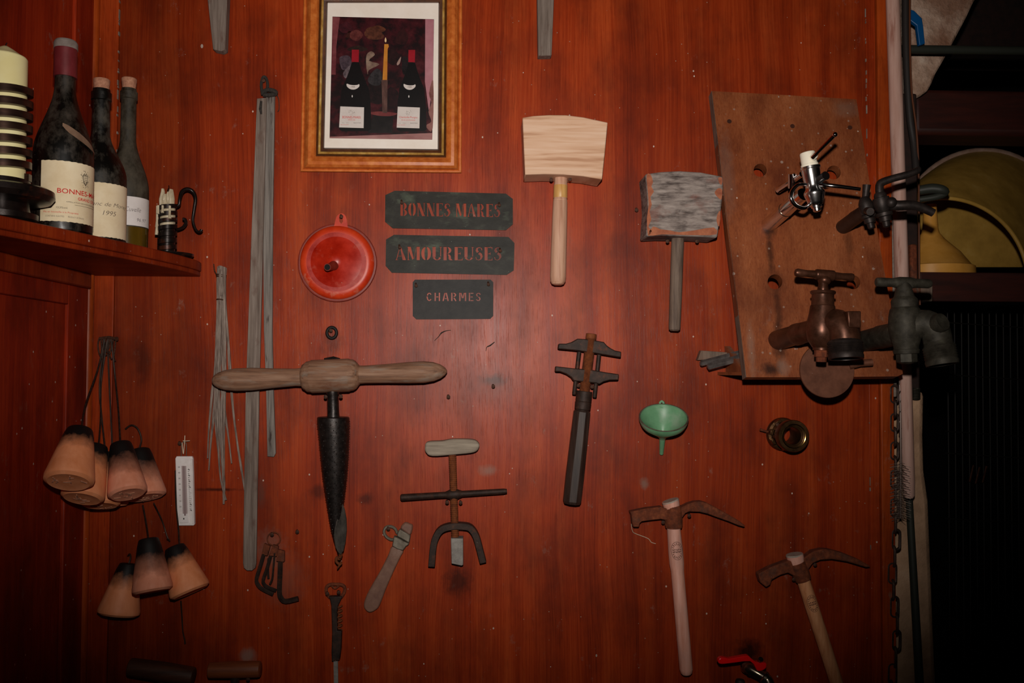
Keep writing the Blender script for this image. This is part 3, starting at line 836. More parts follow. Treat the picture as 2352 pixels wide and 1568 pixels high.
# framed picture
quad = [(698, -48), (1062, -48), (1060, 397), (690, 394)]
def inset(q, k):
    cx, cy = sum(p[0] for p in q) / 4, sum(p[1] for p in q) / 4
    out = []
    for (x, y), (sx, sy) in zip(q, ((1, 1), (-1, 1), (-1, -1), (1, -1))):
        out.append((x + sx * k, y + sy * k))
    return out
def ringframe(rows):
    m = MB()
    rg = []
    for k, d in rows:
        rg.append([P(x, y, d) for x, y in inset(quad, k)])
    return m.rings(rg, caps=False)
o = thing('framed_picture', 'framed photograph of two wine bottles and a candle in wooden frame', 'picture', P(876, 394, 0))
part(o, 'frame', ringframe([(0, .001), (0, .010), (1.5, .012), (5, .012), (6.5, .0105), (8, .014), (11, .021), (17, .026), (24, .027), (31, .0235), (35.5, .018), (36, .012)]), 'framewood', 'mitred brown wooden frame', ang=25)
part(o, 'inner_moulding', ringframe([(35, .013), (36, .0185), (38, .0195), (40, .017), (47, .015), (52, .014), (54.5, .010), (55, .004)]), 'framedark', 'dark inner moulding', ang=25)
part(o, 'gilt_bead', ringframe([(40.2, .0165), (41, .0195), (43.2, .0212), (45.4, .0195), (46.2, .015)]), 'gilt', 'worn gold bead', ang=60)
part(o, 'backing', MB().slab(inset(quad, 34), .0035, .0008), 'framedark')
mt = part(o, 'mount', MB().slab(inset(quad, 54), .0062, .0038), 'mount', 'off-white paper border')
def C4(pts):
    return crop(pts, 660, 0, 3.734)
PZ = .0066
def print_piece(name, pts, k, mat, par):
    return part(par, name, MB().slab(pts, PZ + k * .0002, PZ + k * .0002 - .00015), mat)
def pmat(n, *hx, sc3=(40, 40, 40), rough=0.35):
    return gen('print_' + n, [(0.3 + .4 * i / max(1, len(hx) - 1), h) for i, h in enumerate(hx)], sc3, 6, rough, bump=0)
pr = part(o, 'photograph', MB().slab(C4([(387, 142), (1258, 165), (1243, 1198), (362, 1185)]), PZ, PZ - .0003), pmat('maroon', '#100506', '#1c070b', '#3d0d14', '#4f1c20', sc3=(34, 34, 34)), 'old colour photograph of bottles')
for x0_, y0_, rx_, ry_, c_ in ((560, 300, 70, 40, ('#1c080a', '#4a2018')), (760, 250, 90, 30, ('#2a0e0a', '#6a3a26')), (900, 480, 60, 90, ('#120608', '#2e1214')), (980, 330, 60, 70, ('#1a0709', '#3a1416')),
                          (600, 420, 90, 26, ('#140808', '#33201a')), (1010, 560, 40, 90, ('#0c0607', '#22181a')), (760, 800, 110, 110, ('#0a0506', '#241012')), (900, 840, 60, 100, ('#0c0506', '#2a0e12')), (500, 240, 60, 60, ('#250b10', '#4a1820'))):
    print_piece('picture_shade', sp2(C4([(x0_ + rx_ * math.cos(a) * random.uniform(.7, 1.15), y0_ + ry_ * math.sin(a) * random.uniform(.7, 1.15)) for a in [2 * math.pi * q / 9 for q in range(9)]]), 3), .5, pmat('shade', *c_, sc3=(90, 90, 90)), pr)
print_piece('picture_wall', C4([(1183, 165), (1256, 167), (1250, 700), (1215, 960), (1180, 700)]), 1, pmat('pink', '#a0606c', '#c08a90', sc3=(14, 14, 14)), pr)
print_piece('picture_wall', C4([(387, 145), (450, 148), (420, 400), (415, 640), (378, 640)]), 1, pmat('rose', '#5a1e26', '#8a4a4c', sc3=(24, 24, 40)), pr)
print_piece('picture_table', C4([(362, 1185), (364, 1172), (700, 1160), (1245, 1140), (1243, 1198)]), 1, pmat('table', '#8f5f5c', '#b58682', sc3=(14, 14, 60)), pr)
print_piece('picture_cloth', sp2(C4([(680, 470), (720, 440), (750, 470), (700, 520), (790, 550), (700, 600), (690, 640), (676, 560)]), 3), 1, pmat('cloth', '#5c4038', '#98806f', sc3=(70, 70, 70)), pr)
print_piece('picture_stone', sp2(C4([(690, 680), (760, 590), (810, 620), (800, 720), (730, 730)]), 4), 1, pmat('stone', '#161416', '#3c3638', sc3=(110, 110, 110)), pr)
print_piece('picture_stone', sp2(C4([(450, 490), (530, 480), (550, 560), (480, 600), (455, 560)]), 4), 1, pmat('slate', '#2c2028', '#5a4850', sc3=(110, 110, 110)), pr)
print_piece('picture_stone', sp2(C4([(480, 620), (540, 560), (530, 640), (495, 670)]), 4), 2, pmat('slate_pale', '#3c3036', '#7a6a6e', sc3=(110, 110, 110)), pr)
print_piece('picture_flower', sp2(C4([(660, 280), (710, 240), (790, 260), (830, 320), (760, 340), (690, 330)]), 4), 1, pmat('flower', '#2a100c', '#6a3a28', sc3=(120, 120, 120)), pr)
print_piece('picture_flower', sp2(C4([(540, 280), (600, 255), (650, 300), (600, 350), (545, 330)]), 4), 1, pmat('flower_red', '#3a0e10', '#6e3530', sc3=(120, 120, 120)), pr)
print_piece('picture_lamp', sp2(C4([(940, 540), (975, 485), (965, 540), (945, 560)]), 3), 1, pmat('lamp', '#8a6a62', '#a88a80'), pr)
print_piece('picture_vase', sp2(C4([(1252, 690), (1215, 800), (1235, 880), (1210, 960), (1235, 1040), (1195, 1070), (1200, 1100), (1247, 1100)]), 3), 2, pmat('vase', '#6a3a34', '#9a6a62'), pr)
blk = pmat('bottle', '#060304', '#0e0607')
redc = pmat('capsule', '#8a0f1c', '#a81828')
whl = pmat('label', '#cfc3bd', '#dcd2cc')
def pbottle(dx, dy, sx, x0, t1, t2):
    def T(pts):
        return C4([(x0 + (x - 545) * sx + dx, y + dy) for x, y in pts])
    half = [(578, 530), (548, 540), (530, 600), (500, 680), (465, 760), (452, 850), (445, 1000), (444, 1110), (470, 1125)]
    full = half + [(1160 - x, y) for x, y in half[::-1]]
    print_piece('picture_bottle', T([(x - 33, y) for x, y in full]), 3, blk, pr)
    print_piece('picture_capsule', T([(517, 426), (578, 426), (576, 532), (515, 530)]), 4, redc, pr)
    print_piece('picture_neck_label', sp2(T([(473, 718), (500, 726), (530, 730), (562, 728), (580, 722), (580, 742), (555, 762), (528, 768), (500, 762), (476, 742)]), 3), 4, whl, pr)
    print_piece('picture_label', T([(418, 912), (622, 920), (618, 1098), (408, 1092)]), 4, whl, pr)
    cx, cy = T([(515, 1005)])[0]
    dz = PZ + .0012
    wall_text(pr, 'lettering', t1, cx, cy, 5.5, dz, M['redink'], tilt=.015, wide=42)
    wall_text(pr, 'lettering', t2, cx, cy + 6, 2.4, dz, M['redink'], tilt=.015, wide=17 if t2 == 'GRAND CRU' else 32)
    wall_text(pr, 'lettering', '1988', T([(527, 742)])[0][0], T([(527, 744)])[0][1], 3.6, dz, M['greyink'], wide=9)
    wall_text(pr, 'lettering', '750 ml      13,5%vol.', cx - 14, cy + 13, 1.8, dz, M['greyink'], wide=16)
    wall_text(pr, 'lettering', 'Mis en bouteille', cx - 16, cy + 17, 1.8, dz, M['redink'], wide=18)
    wall_text(pr, 'lettering', 'PRODUCE OF FRANCE', cx + 13, cy + 13, 1.9, dz, M['blackink'], wide=17)
    q = MB()
    for k in range(30):
        a, rr = random.uniform(0, 6.28), random.uniform(2, 7)
        x, y = cx - 1 + rr * math.cos(a), cy - 12 + rr * math.sin(a)
        q.add([P(x, y, dz), P(x + 1.3, y + .3, dz), P(x + 1.0, y + 1, dz)], [(0, 1, 2)])
    part(pr, 'crest', q, 'greyink')
    hx, hy = T([(520, 825)])[0]
    print_piece('picture_glint', sp2([(hx - 1.2, hy), (hx, hy - 3), (hx + 1.4, hy), (hx, hy + 3)], 3), 5, pmat('glint', '#d8d0cc', '#e8e0dc'), pr)
pbottle(36, 0, 1.0, 545, 'BONNES-MARES', 'GRAND CRU')
pbottle(0, 35 - 33, 0.93, 1065, 'Chambolle-Musigny', '1ER CRU LES AMOUREUSES')
print_piece('picture_candle', C4([(832, 378), (866, 378), (870, 400), (860, 420), (856, 685), (816, 685)]), 4, pmat('candle', '#b0641c', '#cf8a34', sc3=(20, 20, 20)), pr)
print_piece('picture_flame', sp2(C4([(842, 320), (850, 345), (846, 362), (838, 360), (835, 345)]), 3), 5, pmat('flame', '#e8b878', '#fff0d0'), pr)
print_piece('picture_candlestick', C4([(808, 685), (860, 685), (856, 970), (815, 965)]), 3, pmat('stick', '#3a2420', '#6a4a42', sc3=(120, 120, 30)), pr)
print_piece('picture_dish', sp2(C4([(700, 968), (780, 955), (880, 962), (945, 975), (880, 995), (770, 990)]), 4), 2, pmat('dish', '#5a1f24', '#7d3a38'), pr)
print_piece('picture_stand', C4([(740, 985), (910, 985), (900, 1140), (690, 1140)]), 1, pmat('stand', '#0c0808', '#221a1a'), pr)

# long laths
o = thing('wooden_lath', 'longest grey wooden lath, rounded at the foot, passing behind the auger handle', 'lath', P(600, 225, 0), 'long grey laths on a cord')
b = MB(); b.slab([(590, 226), (612, 224), (604, 543), (595, 900), (588, 1293), (586, 1304), (579, 1310), (567, 1310), (560, 1304), (558, 1293), (564, 900), (577, 543)], .016, .010); part(o, 'body', b, 'greybar', bev=.0008)
b = MB(); b.ptube([(600, 232, .018), (598, 250, .018), (600, 262, .017)], [2.5, 3.4, 2.2], 8); part(o, 'knot', b, 'cord')
o = thing('wooden_lath', 'shorter blackened lath hanging behind and right of the longest lath', 'lath', P(622, 212, 0), 'long grey laths on a cord')
b = MB(); b.slab([(611, 214), (631, 213), (628, 400), (626, 543), (625, 760), (628, 900), (633, 1040), (629, 1049), (614, 1048), (611, 900), (606, 760), (604, 543), (606, 400)], .0088, .002); part(o, 'body', b, 'greybar_b', bev=.0008)
b = MB(); b.ptube([(603, 218, .018), (600, 195, .016), (604, 178, .014), (611, 179, .012), (615, 195, .014), (612, 208, .017), (606, 212, .018)], 3.4, 8, smooth=4)
b.ptube([(602, 213, .018), (615, 206, .019), (632, 210, .018), (632, 216, .014), (618, 218, .018), (605, 218, .018)], 5, 8, smooth=3)
b.ptube([(634, 214, .012), (640, 228, .01), (641, 250, .008), (638, 256, .006)], 0.9, 5, smooth=3)
part(o, 'cord', b, 'cord', 'black cord loop tied over a nail')
nail(605, 182, 'nail carrying the cord loop of the two laths')

# twig bundle
o = thing('twig_bundle', 'bundle of dry vine twigs tied at top, hanging left of the laths', 'twigs', P(508, 612, 0))
tw = [[(503, 612), (501, 650), (500, 700), (494, 840), (487, 900), (480, 990), (477, 1052)],
      [(506, 610), (505, 650), (503, 720), (498, 850), (489, 960), (484, 1020), (479, 1080)],
      [(509, 611), (507, 650), (505, 750), (499, 880), (498, 950), (503, 1040), (508, 1100), (518, 1148)],
      [(512, 612), (509, 650), (509, 760), (504, 880), (502, 940), (508, 1050), (512, 1100), (514, 1155)],
      [(514, 613), (512, 650), (512, 760), (512, 880), (508, 950), (512, 1060), (516, 1110), (514, 1157)],
      [(515, 614), (514, 650), (515, 750), (517, 850), (516, 930), (514, 1010), (515, 1090), (512, 1120)],
      [(516, 615), (514, 660), (516, 700), (522, 770), (528, 840), (535, 930), (544, 1010), (553, 1070), (563, 1128)],
      [(505, 616), (505, 660), (504, 720), (505, 850), (515, 940), (522, 990), (533, 1064)],
      [(508, 618), (507, 660), (502, 740), (499, 830), (495, 920), (497, 990), (505, 1070)]]
for i, t in enumerate(tw):
    n = len(t)
    d0 = .018 + .003 * (i % 3)
    b = MB(); b.ptube([(x + random.uniform(-1, 1), y, (.012 + .004 * (i % 3)) * (1 - .5 * k / n) + .002) for k, (x, y) in enumerate(t)], [4.2 - 2.6 * k / (n - 1) + (.8 if k % 3 == 1 else 0) for k in range(n)], 7, smooth=3)
    part(o, 'twig', b, 'twig')
b = MB()
for yy, ex in ((632, 11), (636, 10.5), (689, 10)):
    ring = [P(508 + ex * math.cos(a), yy + 3 * math.sin(a * 1.0) * .5 + 1.5 * math.cos(a), .014 - .0095 * math.sin(a)) for a in [2 * math.pi * k / 18 for k in range(18)]]
    b.tube(ring, 1.6 * S(0), 6, closed=True)
b.ptube([(499, 632, .016), (493, 622, .014), (491, 606, .012)], 1.4, 6, smooth=3)
part(o, 'binding', b, 'nail', 'rusty wire binding')
nail(508, 616, 'nail behind the neck of the twig bundle', d=.006)

# T-handled auger
o = thing('auger', 'large T-handled bung auger with black rasped cone', 'auger', P(765, 960, 0))
AD = .052
b = MB(); b.plathe((488, 874, AD), (1027, 852, AD), [(0, 2), (1, 8), (6, 13), (14, 18), (30, 23), (55, 26), (90, 26), (140, 22.5), (190, 20), (203, 21), (206, 28), (211, 31), (216, 35), (224, 36), (227, 38), (312, 38), (315, 36.5), (322, 35.5), (328, 32), (333, 26), (337, 21), (350, 20.5), (400, 22), (450, 24.5), (485, 25), (508, 22), (524, 16), (534, 9), (539, 2)], 28, unit=539)
part(o, 'handle', b, 'augerwood', 'turned wooden cross handle')
b = MB(); b.plathe((764, 893, AD), (766, 966, AD), [(0, 14), (.12, 14.5), (.2, 13), (.75, 13.5), (1, 15)], 20); part(o, 'shank', b, 'oilsteel')
b = MB()
rows = [(957, 765.5, 34), (959, 765.5, 36.5), (970, 766, 36.6), (1010, 767.5, 34.2), (1050, 768.5, 31.5), (1085, 769, 28.5), (1116, 769.5, 24.8), (1155, 770, 19.5), (1190, 771.5, 15.5), (1215, 773, 12.5), (1240, 775.5, 9), (1262, 778.5, 5), (1283, 781, 2)]
rg = []
for y, x, r_ in rows:
    c = P(x, y, AD)
    rr = r_ * S(AD)
    rg.append([c + V((math.cos(2 * math.pi * k / 28) * rr, math.sin(2 * math.pi * k / 28) * rr, 0)) for k in range(28)])
b.rings(rg); part(o, 'rasp_cone', b, 'oilsteel', 'tapering black iron cone')
b = MB()                                       # rasp teeth raised on the cone
for i in range(22):
    y = 968 + i * 12
    for k in range(20):
        yy = y + (6 if k % 2 else 0)
        j = max(q for q in range(len(rows)) if rows[q][0] <= yy)
        if j >= len(rows) - 2:
            continue
        f_ = (yy - rows[j][0]) / (rows[j + 1][0] - rows[j][0])
        x = rows[j][1] + (rows[j + 1][1] - rows[j][1]) * f_
        rr = (rows[j][2] + (rows[j + 1][2] - rows[j][2]) * f_) * S(AD)
        if rr < .009:
            continue
        a = 2 * math.pi * (k + .5 * (i % 2)) / 20
        e, t = V((math.cos(a), math.sin(a), 0)), V((-math.sin(a), math.cos(a), 0))
        c = P(x, yy, AD) + e * (rr - .0002)
        s_ = .0013
        b.add([c + t * s_, c - t * s_, c + V((0, 0, s_ * 1.6)), c + e * .0016 - V((0, 0, s_ * .6))], [(0, 1, 2), (0, 3, 1), (1, 3, 2), (2, 3, 0)])
part(o, 'rasp_teeth', b, 'oilsteel', stuff=True)
b = MB()                                       # open spoon end: the shell's edge curls round to the right
bl = crop([(822, 990), (840, 1040), (849, 1090), (851, 1150), (844, 1220), (832, 1275), (815, 1300), (800, 1284), (785, 1255), (776, 1200), (780, 1150), (790, 1110), (806, 1050)], 460, 760, 2.528)
b.prism([P(x, y, AD + .0150 - .0125 * min(1, max(0, (x - 768) / 28))) for x, y in bl], V((0, .003, 0))); part(o, 'spoon_blade', b, 'blade', 'polished open edge of the shell', bev=.0006)
b = MB()
b.ptube([(783, 1272, AD + .002), (779, 1283, AD - .003), (774, 1280, AD), (772, 1288, AD), (781, 1296, AD - .002), (784, 1290, AD), (777, 1302, AD - .003), (775, 1306, AD - .005)], [4.5, 4.2, 3.5, 3.2, 3, 2.8, 2.2, 1], 8, smooth=3)
part(o, 'tip_screw', b, 'rustscrew', 'rusty lead screw')
b = MB(); b.ptube([(745, 826, AD - .01), (766, 822, AD - .01), (780, 826, AD - .01)], 4, 8); part(o, 'tang_end', b, 'oilsteel')
nail(748, 908, 'nail left of the shank under the auger handle', d=.06)
nail(783, 907, 'nail right of the shank under the auger handle', d=.06)

# rubber ring on a nail
b = MB()
b.tube([P(762 + 11 * math.cos(a), 764 + 12.5 * math.sin(a), .007) for a in [2 * math.pi * k / 28 for k in range(28)]], 3.7 * S(0), 10, closed=True)
solo('rubber_ring', b, 'rubber', 'small black rubber ring hanging on a nail above the auger', 'ring', P(762, 752, 0))
nail(760, 756, 'nail holding the black rubber ring')

# red enamel funnel
o = thing('red_funnel', 'round red enamel funnel hanging with its spout towards the room', 'funnel', P(776, 604, 0))
cf = P(776, 604, 0)
px = S(0)
b = MB(); b.lathe(cf, V((0, -1, 0)), [(.002, 84 * px), (.002, 88 * px), (.005, 90 * px), (.0085, 89 * px), (.0095, 86 * px), (.009, 83.5 * px), (.012, 82 * px)], 56); part(o, 'rim', b, 'reddark', 'darker rolled rim')
b = MB(); b.lathe(cf, V((0, -1, 0)), [(.0095, 84 * px), (.013, 82.5 * px), (.0165, 78 * px), (.0185, 72 * px), (.0185, 67 * px)], 56, caps=False); part(o, 'shoulder', b, 'redrim', 'brighter orange-red shoulder')
b = MB(); b.lathe(cf, V((0, -1, 0)), [(.0186, 67.3 * px), (.0172, 65 * px), (.0178, 60 * px), (.026, 36 * px), (.034, 15 * px), (.037, 9 * px)], 56); part(o, 'cone', b, 'redenamel')
b = MB(); b.tube([P(768, 609, .030), P(763, 611, .040), P(757, 613, .052), P(752, 613.5, .064)], [12 * px, 9.5 * px, 8.5 * px, 8 * px], 18)
part(o, 'spout', b, 'reddark', 'short bent spout')
b = MB(); b.lathe(P(752, 613.5, .0638), P(752, 613.5, .064) - P(757, 613, .052), [(0, 6.6 * px), (.0006, 6.6 * px)], 16); part(o, 'bore', b, 'bore')  # dark disc on the closed spout end, painted shade of its mouth
tab = curve_mesh('tab', [(x * px, -y * px) for x, y in sp2([(-28, 34), (-14, 26), (-9, 8), (-5, -2), (5, -7), (13, -2), (17, 10), (20, 28), (30, 36)], 3)], [[(x * px, -y * px) for x, y in [(2, -1), (7, 3), (8, 12), (4, 17), (0, 12), (-1, 3)]]], .0008)
tb = P(780, 497, .010) - V(o.location)
remap(tab, lambda c_: V((c_.x, c_.z, c_.y)) + tb)
finish(tab)
part(o, 'hanging_tab', tab, 'redrim')
nail(784, 494, 'nail through the tab of the red funnel', d=.02)

# ------------------------------------------------------------------ stencil lettering: polygons in a unit-high box
def rect(x0, y0, x1, y1):
    return [(x0, y0), (x1, y0), (x1, y1), (x0, y1)]
def arc_piece(cx, cy, rx0, ry0, rx1, ry1, a0, a1, n=9, dx=0):   # between an outer and an inner ellipse
    A = [R(a0 + (a1 - a0) * k / n) for k in range(n + 1)]
    return [(cx + rx0 * math.cos(a), cy + ry0 * math.sin(a)) for a in A] + [(cx + dx + rx1 * math.cos(a), cy + ry1 * math.sin(a)) for a in A[::-1]]
def stroke(pts, ws):
    l_, r_ = [], []
    for i, (x, y) in enumerate(pts):
        x0, y0 = pts[max(0, i - 1)]
        x1, y1 = pts[min(len(pts) - 1, i + 1)]
        L = math.hypot(x1 - x0, y1 - y0)
        nx, ny = -(y1 - y0) / L, (x1 - x0) / L
        l_.append((x + nx * ws[i] / 2, y + ny * ws[i] / 2))
        r_.append((x - nx * ws[i] / 2, y - ny * ws[i] / 2))
    return l_ + r_[::-1]
SER = {
    'B': (.60, [rect(.03, 0, .24, 1), arc_piece(.28, .74, .27, .26, .07, .20, -82, 82), arc_piece(.28, .25, .31, .25, .09, .19, -82, 82)]),
    'O': (.68, [arc_piece(.31, .5, .30, .5, .08, .42, 98, 262), arc_piece(.37, .5, .30, .5, .08, .42, -82, 82)]),
    'N': (.74, [rect(.07, 0, .12, .88), [(.01, 1), (.25, 1), (.67, 0), (.43, 0)], rect(.58, .30, .63, 1), rect(.52, .955, .70, 1), rect(.02, 0, .18, .045)]),
    'E': (.60, [rect(.03, 0, .24, 1), [(.27, 1), (.56, 1), (.56, .78), (.50, .93), (.27, .94)], [(.27, 0), (.57, 0), (.57, .24), (.51, .07), (.27, .06)], [(.27, .47), (.38, .48), (.43, .38), (.43, .64), (.38, .54), (.27, .53)]]),
    'S': (.56, [stroke([(.47, .74), (.44, .90), (.30, .965), (.14, .90), (.12, .74), (.20, .60)], [.05, .06, .07, .11, .17, .18]),
                stroke([(.26, .55), (.40, .44), (.45, .28), (.38, .10), (.25, .035), (.10, .08), (.06, .27)], [.19, .19, .16, .10, .07, .06, .05])]),
    'M': (.90, [rect(.06, 0, .11, .86), [(.02, 1), (.25, 1), (.46, .12), (.36, .02)], [(.46, .02), (.50, .14), (.63, .92), (.60, .96)], rect(.65, 0, .86, 1), rect(.02, 0, .17, .045)]),
    'A': (.74, [stroke([(.08, .03), (.30, .93)], [.055, .055]), [(.31, 1), (.39, 1), (.73, 0), (.49, 0)], rect(.20, .28, .42, .33), rect(.01, 0, .18, .045)]),
    'R': (.70, [rect(.03, 0, .24, 1), arc_piece(.28, .74, .28, .26, .11, .20, -84, 82), [(.29, .44), (.42, .45), (.52, .34), (.54, .12), (.66, .03), (.64, 0), (.46, 0), (.38, .08), (.37, .32)]]),
    'U': (.70, [rect(.04, .24, .25, 1), arc_piece(.34, .26, .29, .26, .13, .20, 186, 352), rect(.56, .28, .62, 1), rect(.50, .955, .68, 1)]),
}
SAN = {
    'C': (.66, [arc_piece(.32, .5, .29, .5, .15, .36, 35, 160), arc_piece(.32, .5, .29, .5, .15, .36, 172, 325)]),
    'H': (.70, [rect(.05, 0, .19, 1), rect(.49, 0, .63, 1), rect(.23, .43, .45, .56)]),
    'A': (.72, [stroke([(.08, 0), (.29, .98)], [.14, .14]), stroke([(.41, .98), (.62, 0)], [.14, .14]), rect(.25, .24, .45, .35)]),
    'R': (.68, [rect(.05, 0, .19, 1), arc_piece(.26, .73, .32, .27, .17, .14, -80, 84), stroke([(.33, .40), (.56, 0)], [.14, .14])]),
    'M': (.84, [rect(.05, 0, .19, 1), rect(.64, 0, .78, 1), stroke([(.24, .98), (.39, .34)], [.13, .13]), stroke([(.59, .98), (.44, .34)], [.13, .13])]),
    'E': (.60, [rect(.05, 0, .19, 1), rect(.23, .86, .54, 1), rect(.23, .43, .48, .56), rect(.23, 0, .54, .14)]),
    'S': (.58, [stroke([(.50, .76), (.40, .92), (.26, .93), (.12, .82), (.13, .66), (.24, .56)], [.13] * 6), stroke([(.29, .51), (.43, .40), (.46, .22), (.36, .08), (.22, .07), (.08, .22)], [.13] * 6)]),
}
def stencil(name, plate, txt, font, x0, x1, y0, h, tilt, label, mat, gap=.055):
    wsum = sum(font[ch][0] + gap if ch != ' ' else .36 for ch in txt) - gap
    kx = (x1 - x0) / wsum
    x = 0
    holes = []
    for ch in txt:
        if ch == ' ':
            x += .36
            continue
        wd, polys = font[ch]
        for pl in polys:
            q = []
            for (u, v_) in pl:
                X = x0 + (x + u) * kx
                Y = y0 - v_ * h + (X - x0) * tilt
                q.append((X, Y))
            holes.append(q)
        x += wd + gap
    d = .0045
    loc = P(sum(p[0] for p in plate) / len(plate), max(p[1] for p in plate), 0)
    def W(p):
        q = P(p[0], p[1], d)
        return (q.x, q.z)
    K = 100                                      # cut out at a large size, then scaled down
    def solid(polys, h):
        m = MB()
        for pl in polys:
            m.prism([V((W(p)[0], -h, W(p)[1])) * K for p in pl], V((0, 2 * h * K, 0)))
        return m.mesh(name)
    oa = bpy.data.objects.new('plate_blank', solid([plate], .0005))
    col.objects.link(oa)
    tmp = []
    for hh in holes:
        ob = bpy.data.objects.new('plate_cut', solid([hh], .002))
        for v in ob.data.vertices:
            v.co.y += (.0 if v.co.y < 0 else .0)
        col.objects.link(ob)
        tmp.append(ob)
        md = oa.modifiers.new('cut', 'BOOLEAN')
        md.operation, md.solver, md.object = 'DIFFERENCE', 'EXACT', ob
    dg = bpy.context.evaluated_depsgraph_get()
    me = bpy.data.meshes.new_from_object(oa.evaluated_get(dg))
    for ob in tmp + [oa]:
        bpy.data.objects.remove(ob)
    me.materials.clear()
    remap(me, lambda c_: V((c_.x / K, -d + c_.y / K, c_.z / K)) - loc)
    finish(me)
    o = bpy.data.objects.new(name, me)
    me.materials.append(M[mat])
    o.location = loc
    col.objects.link(o)
    return tag(o, label, 'stencil', 'metal stencil plates')
stencil('stencil_plate', [(885, 448), (906.5, 438), (1162, 444.5), (1178, 457), (1178, 515), (1162, 528.4), (902, 524), (884.4, 509)], 'BONNES MARES', SER, 919, 1150, 495.5, 30.5, .0135, 'uppermost long dark stencil plate, cut with two words in serif capitals', 'plate')
stencil('stencil_plate', [(886.6, 550), (905, 539), (1168, 544), (1181.7, 558), (1180, 620.5), (1163.7, 631), (900, 626), (885.6, 610)], 'AMOUREUSES', SER, 908, 1153, 597, 31, .004, 'middle long dark stencil plate, cut with one word in serif capitals', 'plate')
stencil('stencil_plate', [(948, 648), (953, 642), (1127, 642), (1133, 648), (1133, 725), (1125.4, 732), (956.4, 733), (948, 725)], 'CHARMES', SAN, 979, 1105, 691, 19.5, .001, 'small lowest black stencil plate, cut with one word in plain capitals', 'plate_b', gap=.16)
for x, y, t in ((923, 460, 'left nail of the uppermost stencil plate'), (1147, 466, 'right nail of the uppermost stencil plate'), (918, 563, 'left nail of the middle stencil plate'), (1149, 571, 'right nail of the middle stencil plate'), (956, 651, 'left nail of the small lowest stencil plate'), (1122, 648, 'right nail of the small lowest stencil plate')):
    nail(x, y, t, d=.013, r=2.2, droop=5)

# mallets
o = thing('mallet', 'clean pale ash mallet, left of the two mallets', 'mallet', P(1285, 655, 0), 'wooden mallets')
b = MB(); b.slab([(1200, 270), (1225, 266), (1262, 263.5), (1300, 264), (1340, 269), (1396, 281), (1390, 345), (1383, 412), (1340, 404.5), (1294, 400.5), (1250, 399.5), (1206, 401), (1203, 335)], .076, .012); part(o, 'head', b, 'ash', bev=.0016)
b = MB(); b.plathe((1288.5, 396, .043), (1281, 655, .043), [(0, 15), (.1, 15.3), (.115, 16), (.12, 15.3), (.24, 15.8), (.245, 16.6), (.255, 16.2), (.26, 17), (.6, 18), (.75, 18.3), (.92, 18.6), (.965, 17.5), (.99, 14), (1, 8)], 26); hd = part(o, 'handle', b, 'ash_v')
b = MB(); b.plathe((1287.6, 426, .043), (1286.9, 455, .043), [(0, 15.8), (.03, 16.2), (.97, 16.4), (1, 16)], 26); part(o, 'handle_band', b, 'band', 'yellow varnished band on the handle')
nail(1266, 410, 'nail under the left side of the pale mallet head', d=.05)
nail(1309, 409, 'nail under the right side of the pale mallet head', d=.05)
o = thing('mallet', 'weathered grey mallet with chipped edges beside the tap board', 'mallet', P(1549, 760, 0), 'wooden mallets')
b = MB(); b.slab([(1482, 399), (1520, 394), (1562, 392), (1610, 395), (1662, 405), (1661, 440), (1657, 481), (1648, 546), (1610, 543), (1569, 542), (1520, 541), (1484, 543), (1489, 480), (1487, 440)], .080, .012); part(o, 'head', b, 'greymallet', bev=.004, seg=3)
for pl in ([(1485, 402), (1494, 400), (1500, 418), (1496, 428), (1502, 440), (1494, 452), (1497, 470), (1492, 486), (1496, 505), (1489, 520), (1497, 530), (1488, 540), (1486, 500), (1490, 470), (1487, 430)],
           [(1489, 541), (1500, 520), (1516, 526), (1540, 529), (1560, 533), (1600, 528), (1640, 522), (1646, 538), (1610, 540), (1560, 539), (1520, 538)],
           [(1642, 440), (1650, 432), (1659, 436), (1657, 458), (1648, 452), (1643, 446)], [(1650, 408), (1659, 408), (1658, 424), (1652, 420)], [(1648, 492), (1655, 484), (1652, 520), (1646, 508)]):
    b = MB(); b.slab(sp2(pl, 2), .0804, .0798); part(o, 'worn_edge', b, 'wornorange', 'chipped orange-brown patch')
b = MB(); b.plathe((1557, 540, .046), (1549, 760, .046), [(0, 14.5), (.5, 14.5), (.95, 13.8), (.985, 13), (1, 9)], 22); part(o, 'handle', b, 'greyhandle')
nail(1533, 551, 'nail under the left side of the grey mallet head', d=.05)
nail(1601, 551, 'nail under the right side of the grey mallet head', d=.05)

# two-winged screw tool
o = thing('screw_tool', 'dark iron tool with two wing plates, guide rods and octagonal wooden handle', 'tool', P(1313, 1157, 0))
def C7(pts):
    return crop(pts, 1260, 750, 7.467)
TD = .036
b = MB(); b.slab(C7([(160, 380), (175, 290), (300, 290), (400, 262), (500, 205), (640, 212), (830, 240), (950, 262), (1000, 320), (1060, 365), (1140, 408), (1250, 430), (1242, 530), (1000, 490), (700, 440), (430, 405)]), TD + .008, TD - .008); part(o, 'wing_plate', b, 'iron', bev=.0018)
b = MB(); b.slab(C7([(112, 770), (120, 678), (450, 715), (720, 735), (1000, 785), (1212, 815), (1200, 915), (1050, 918), (950, 945), (870, 990), (820, 970), (640, 950), (430, 930), (390, 870), (300, 810), (200, 772)]), TD + .008, TD - .008); part(o, 'wing_plate', b, 'iron', bev=.0018)
sp = [(0, 10), (.005, 12.3), (.08, 12.5)]
k = .085
while k < 1:
    sp += [(k, 12.4), (k + .006, 11.4)]
    k += .014
b = MB(); b.plathe((1358.5, 766, TD), (1342, 902, TD), sp, 20); part(o, 'screw', b, 'rustscrew', 'rusty threaded spindle')
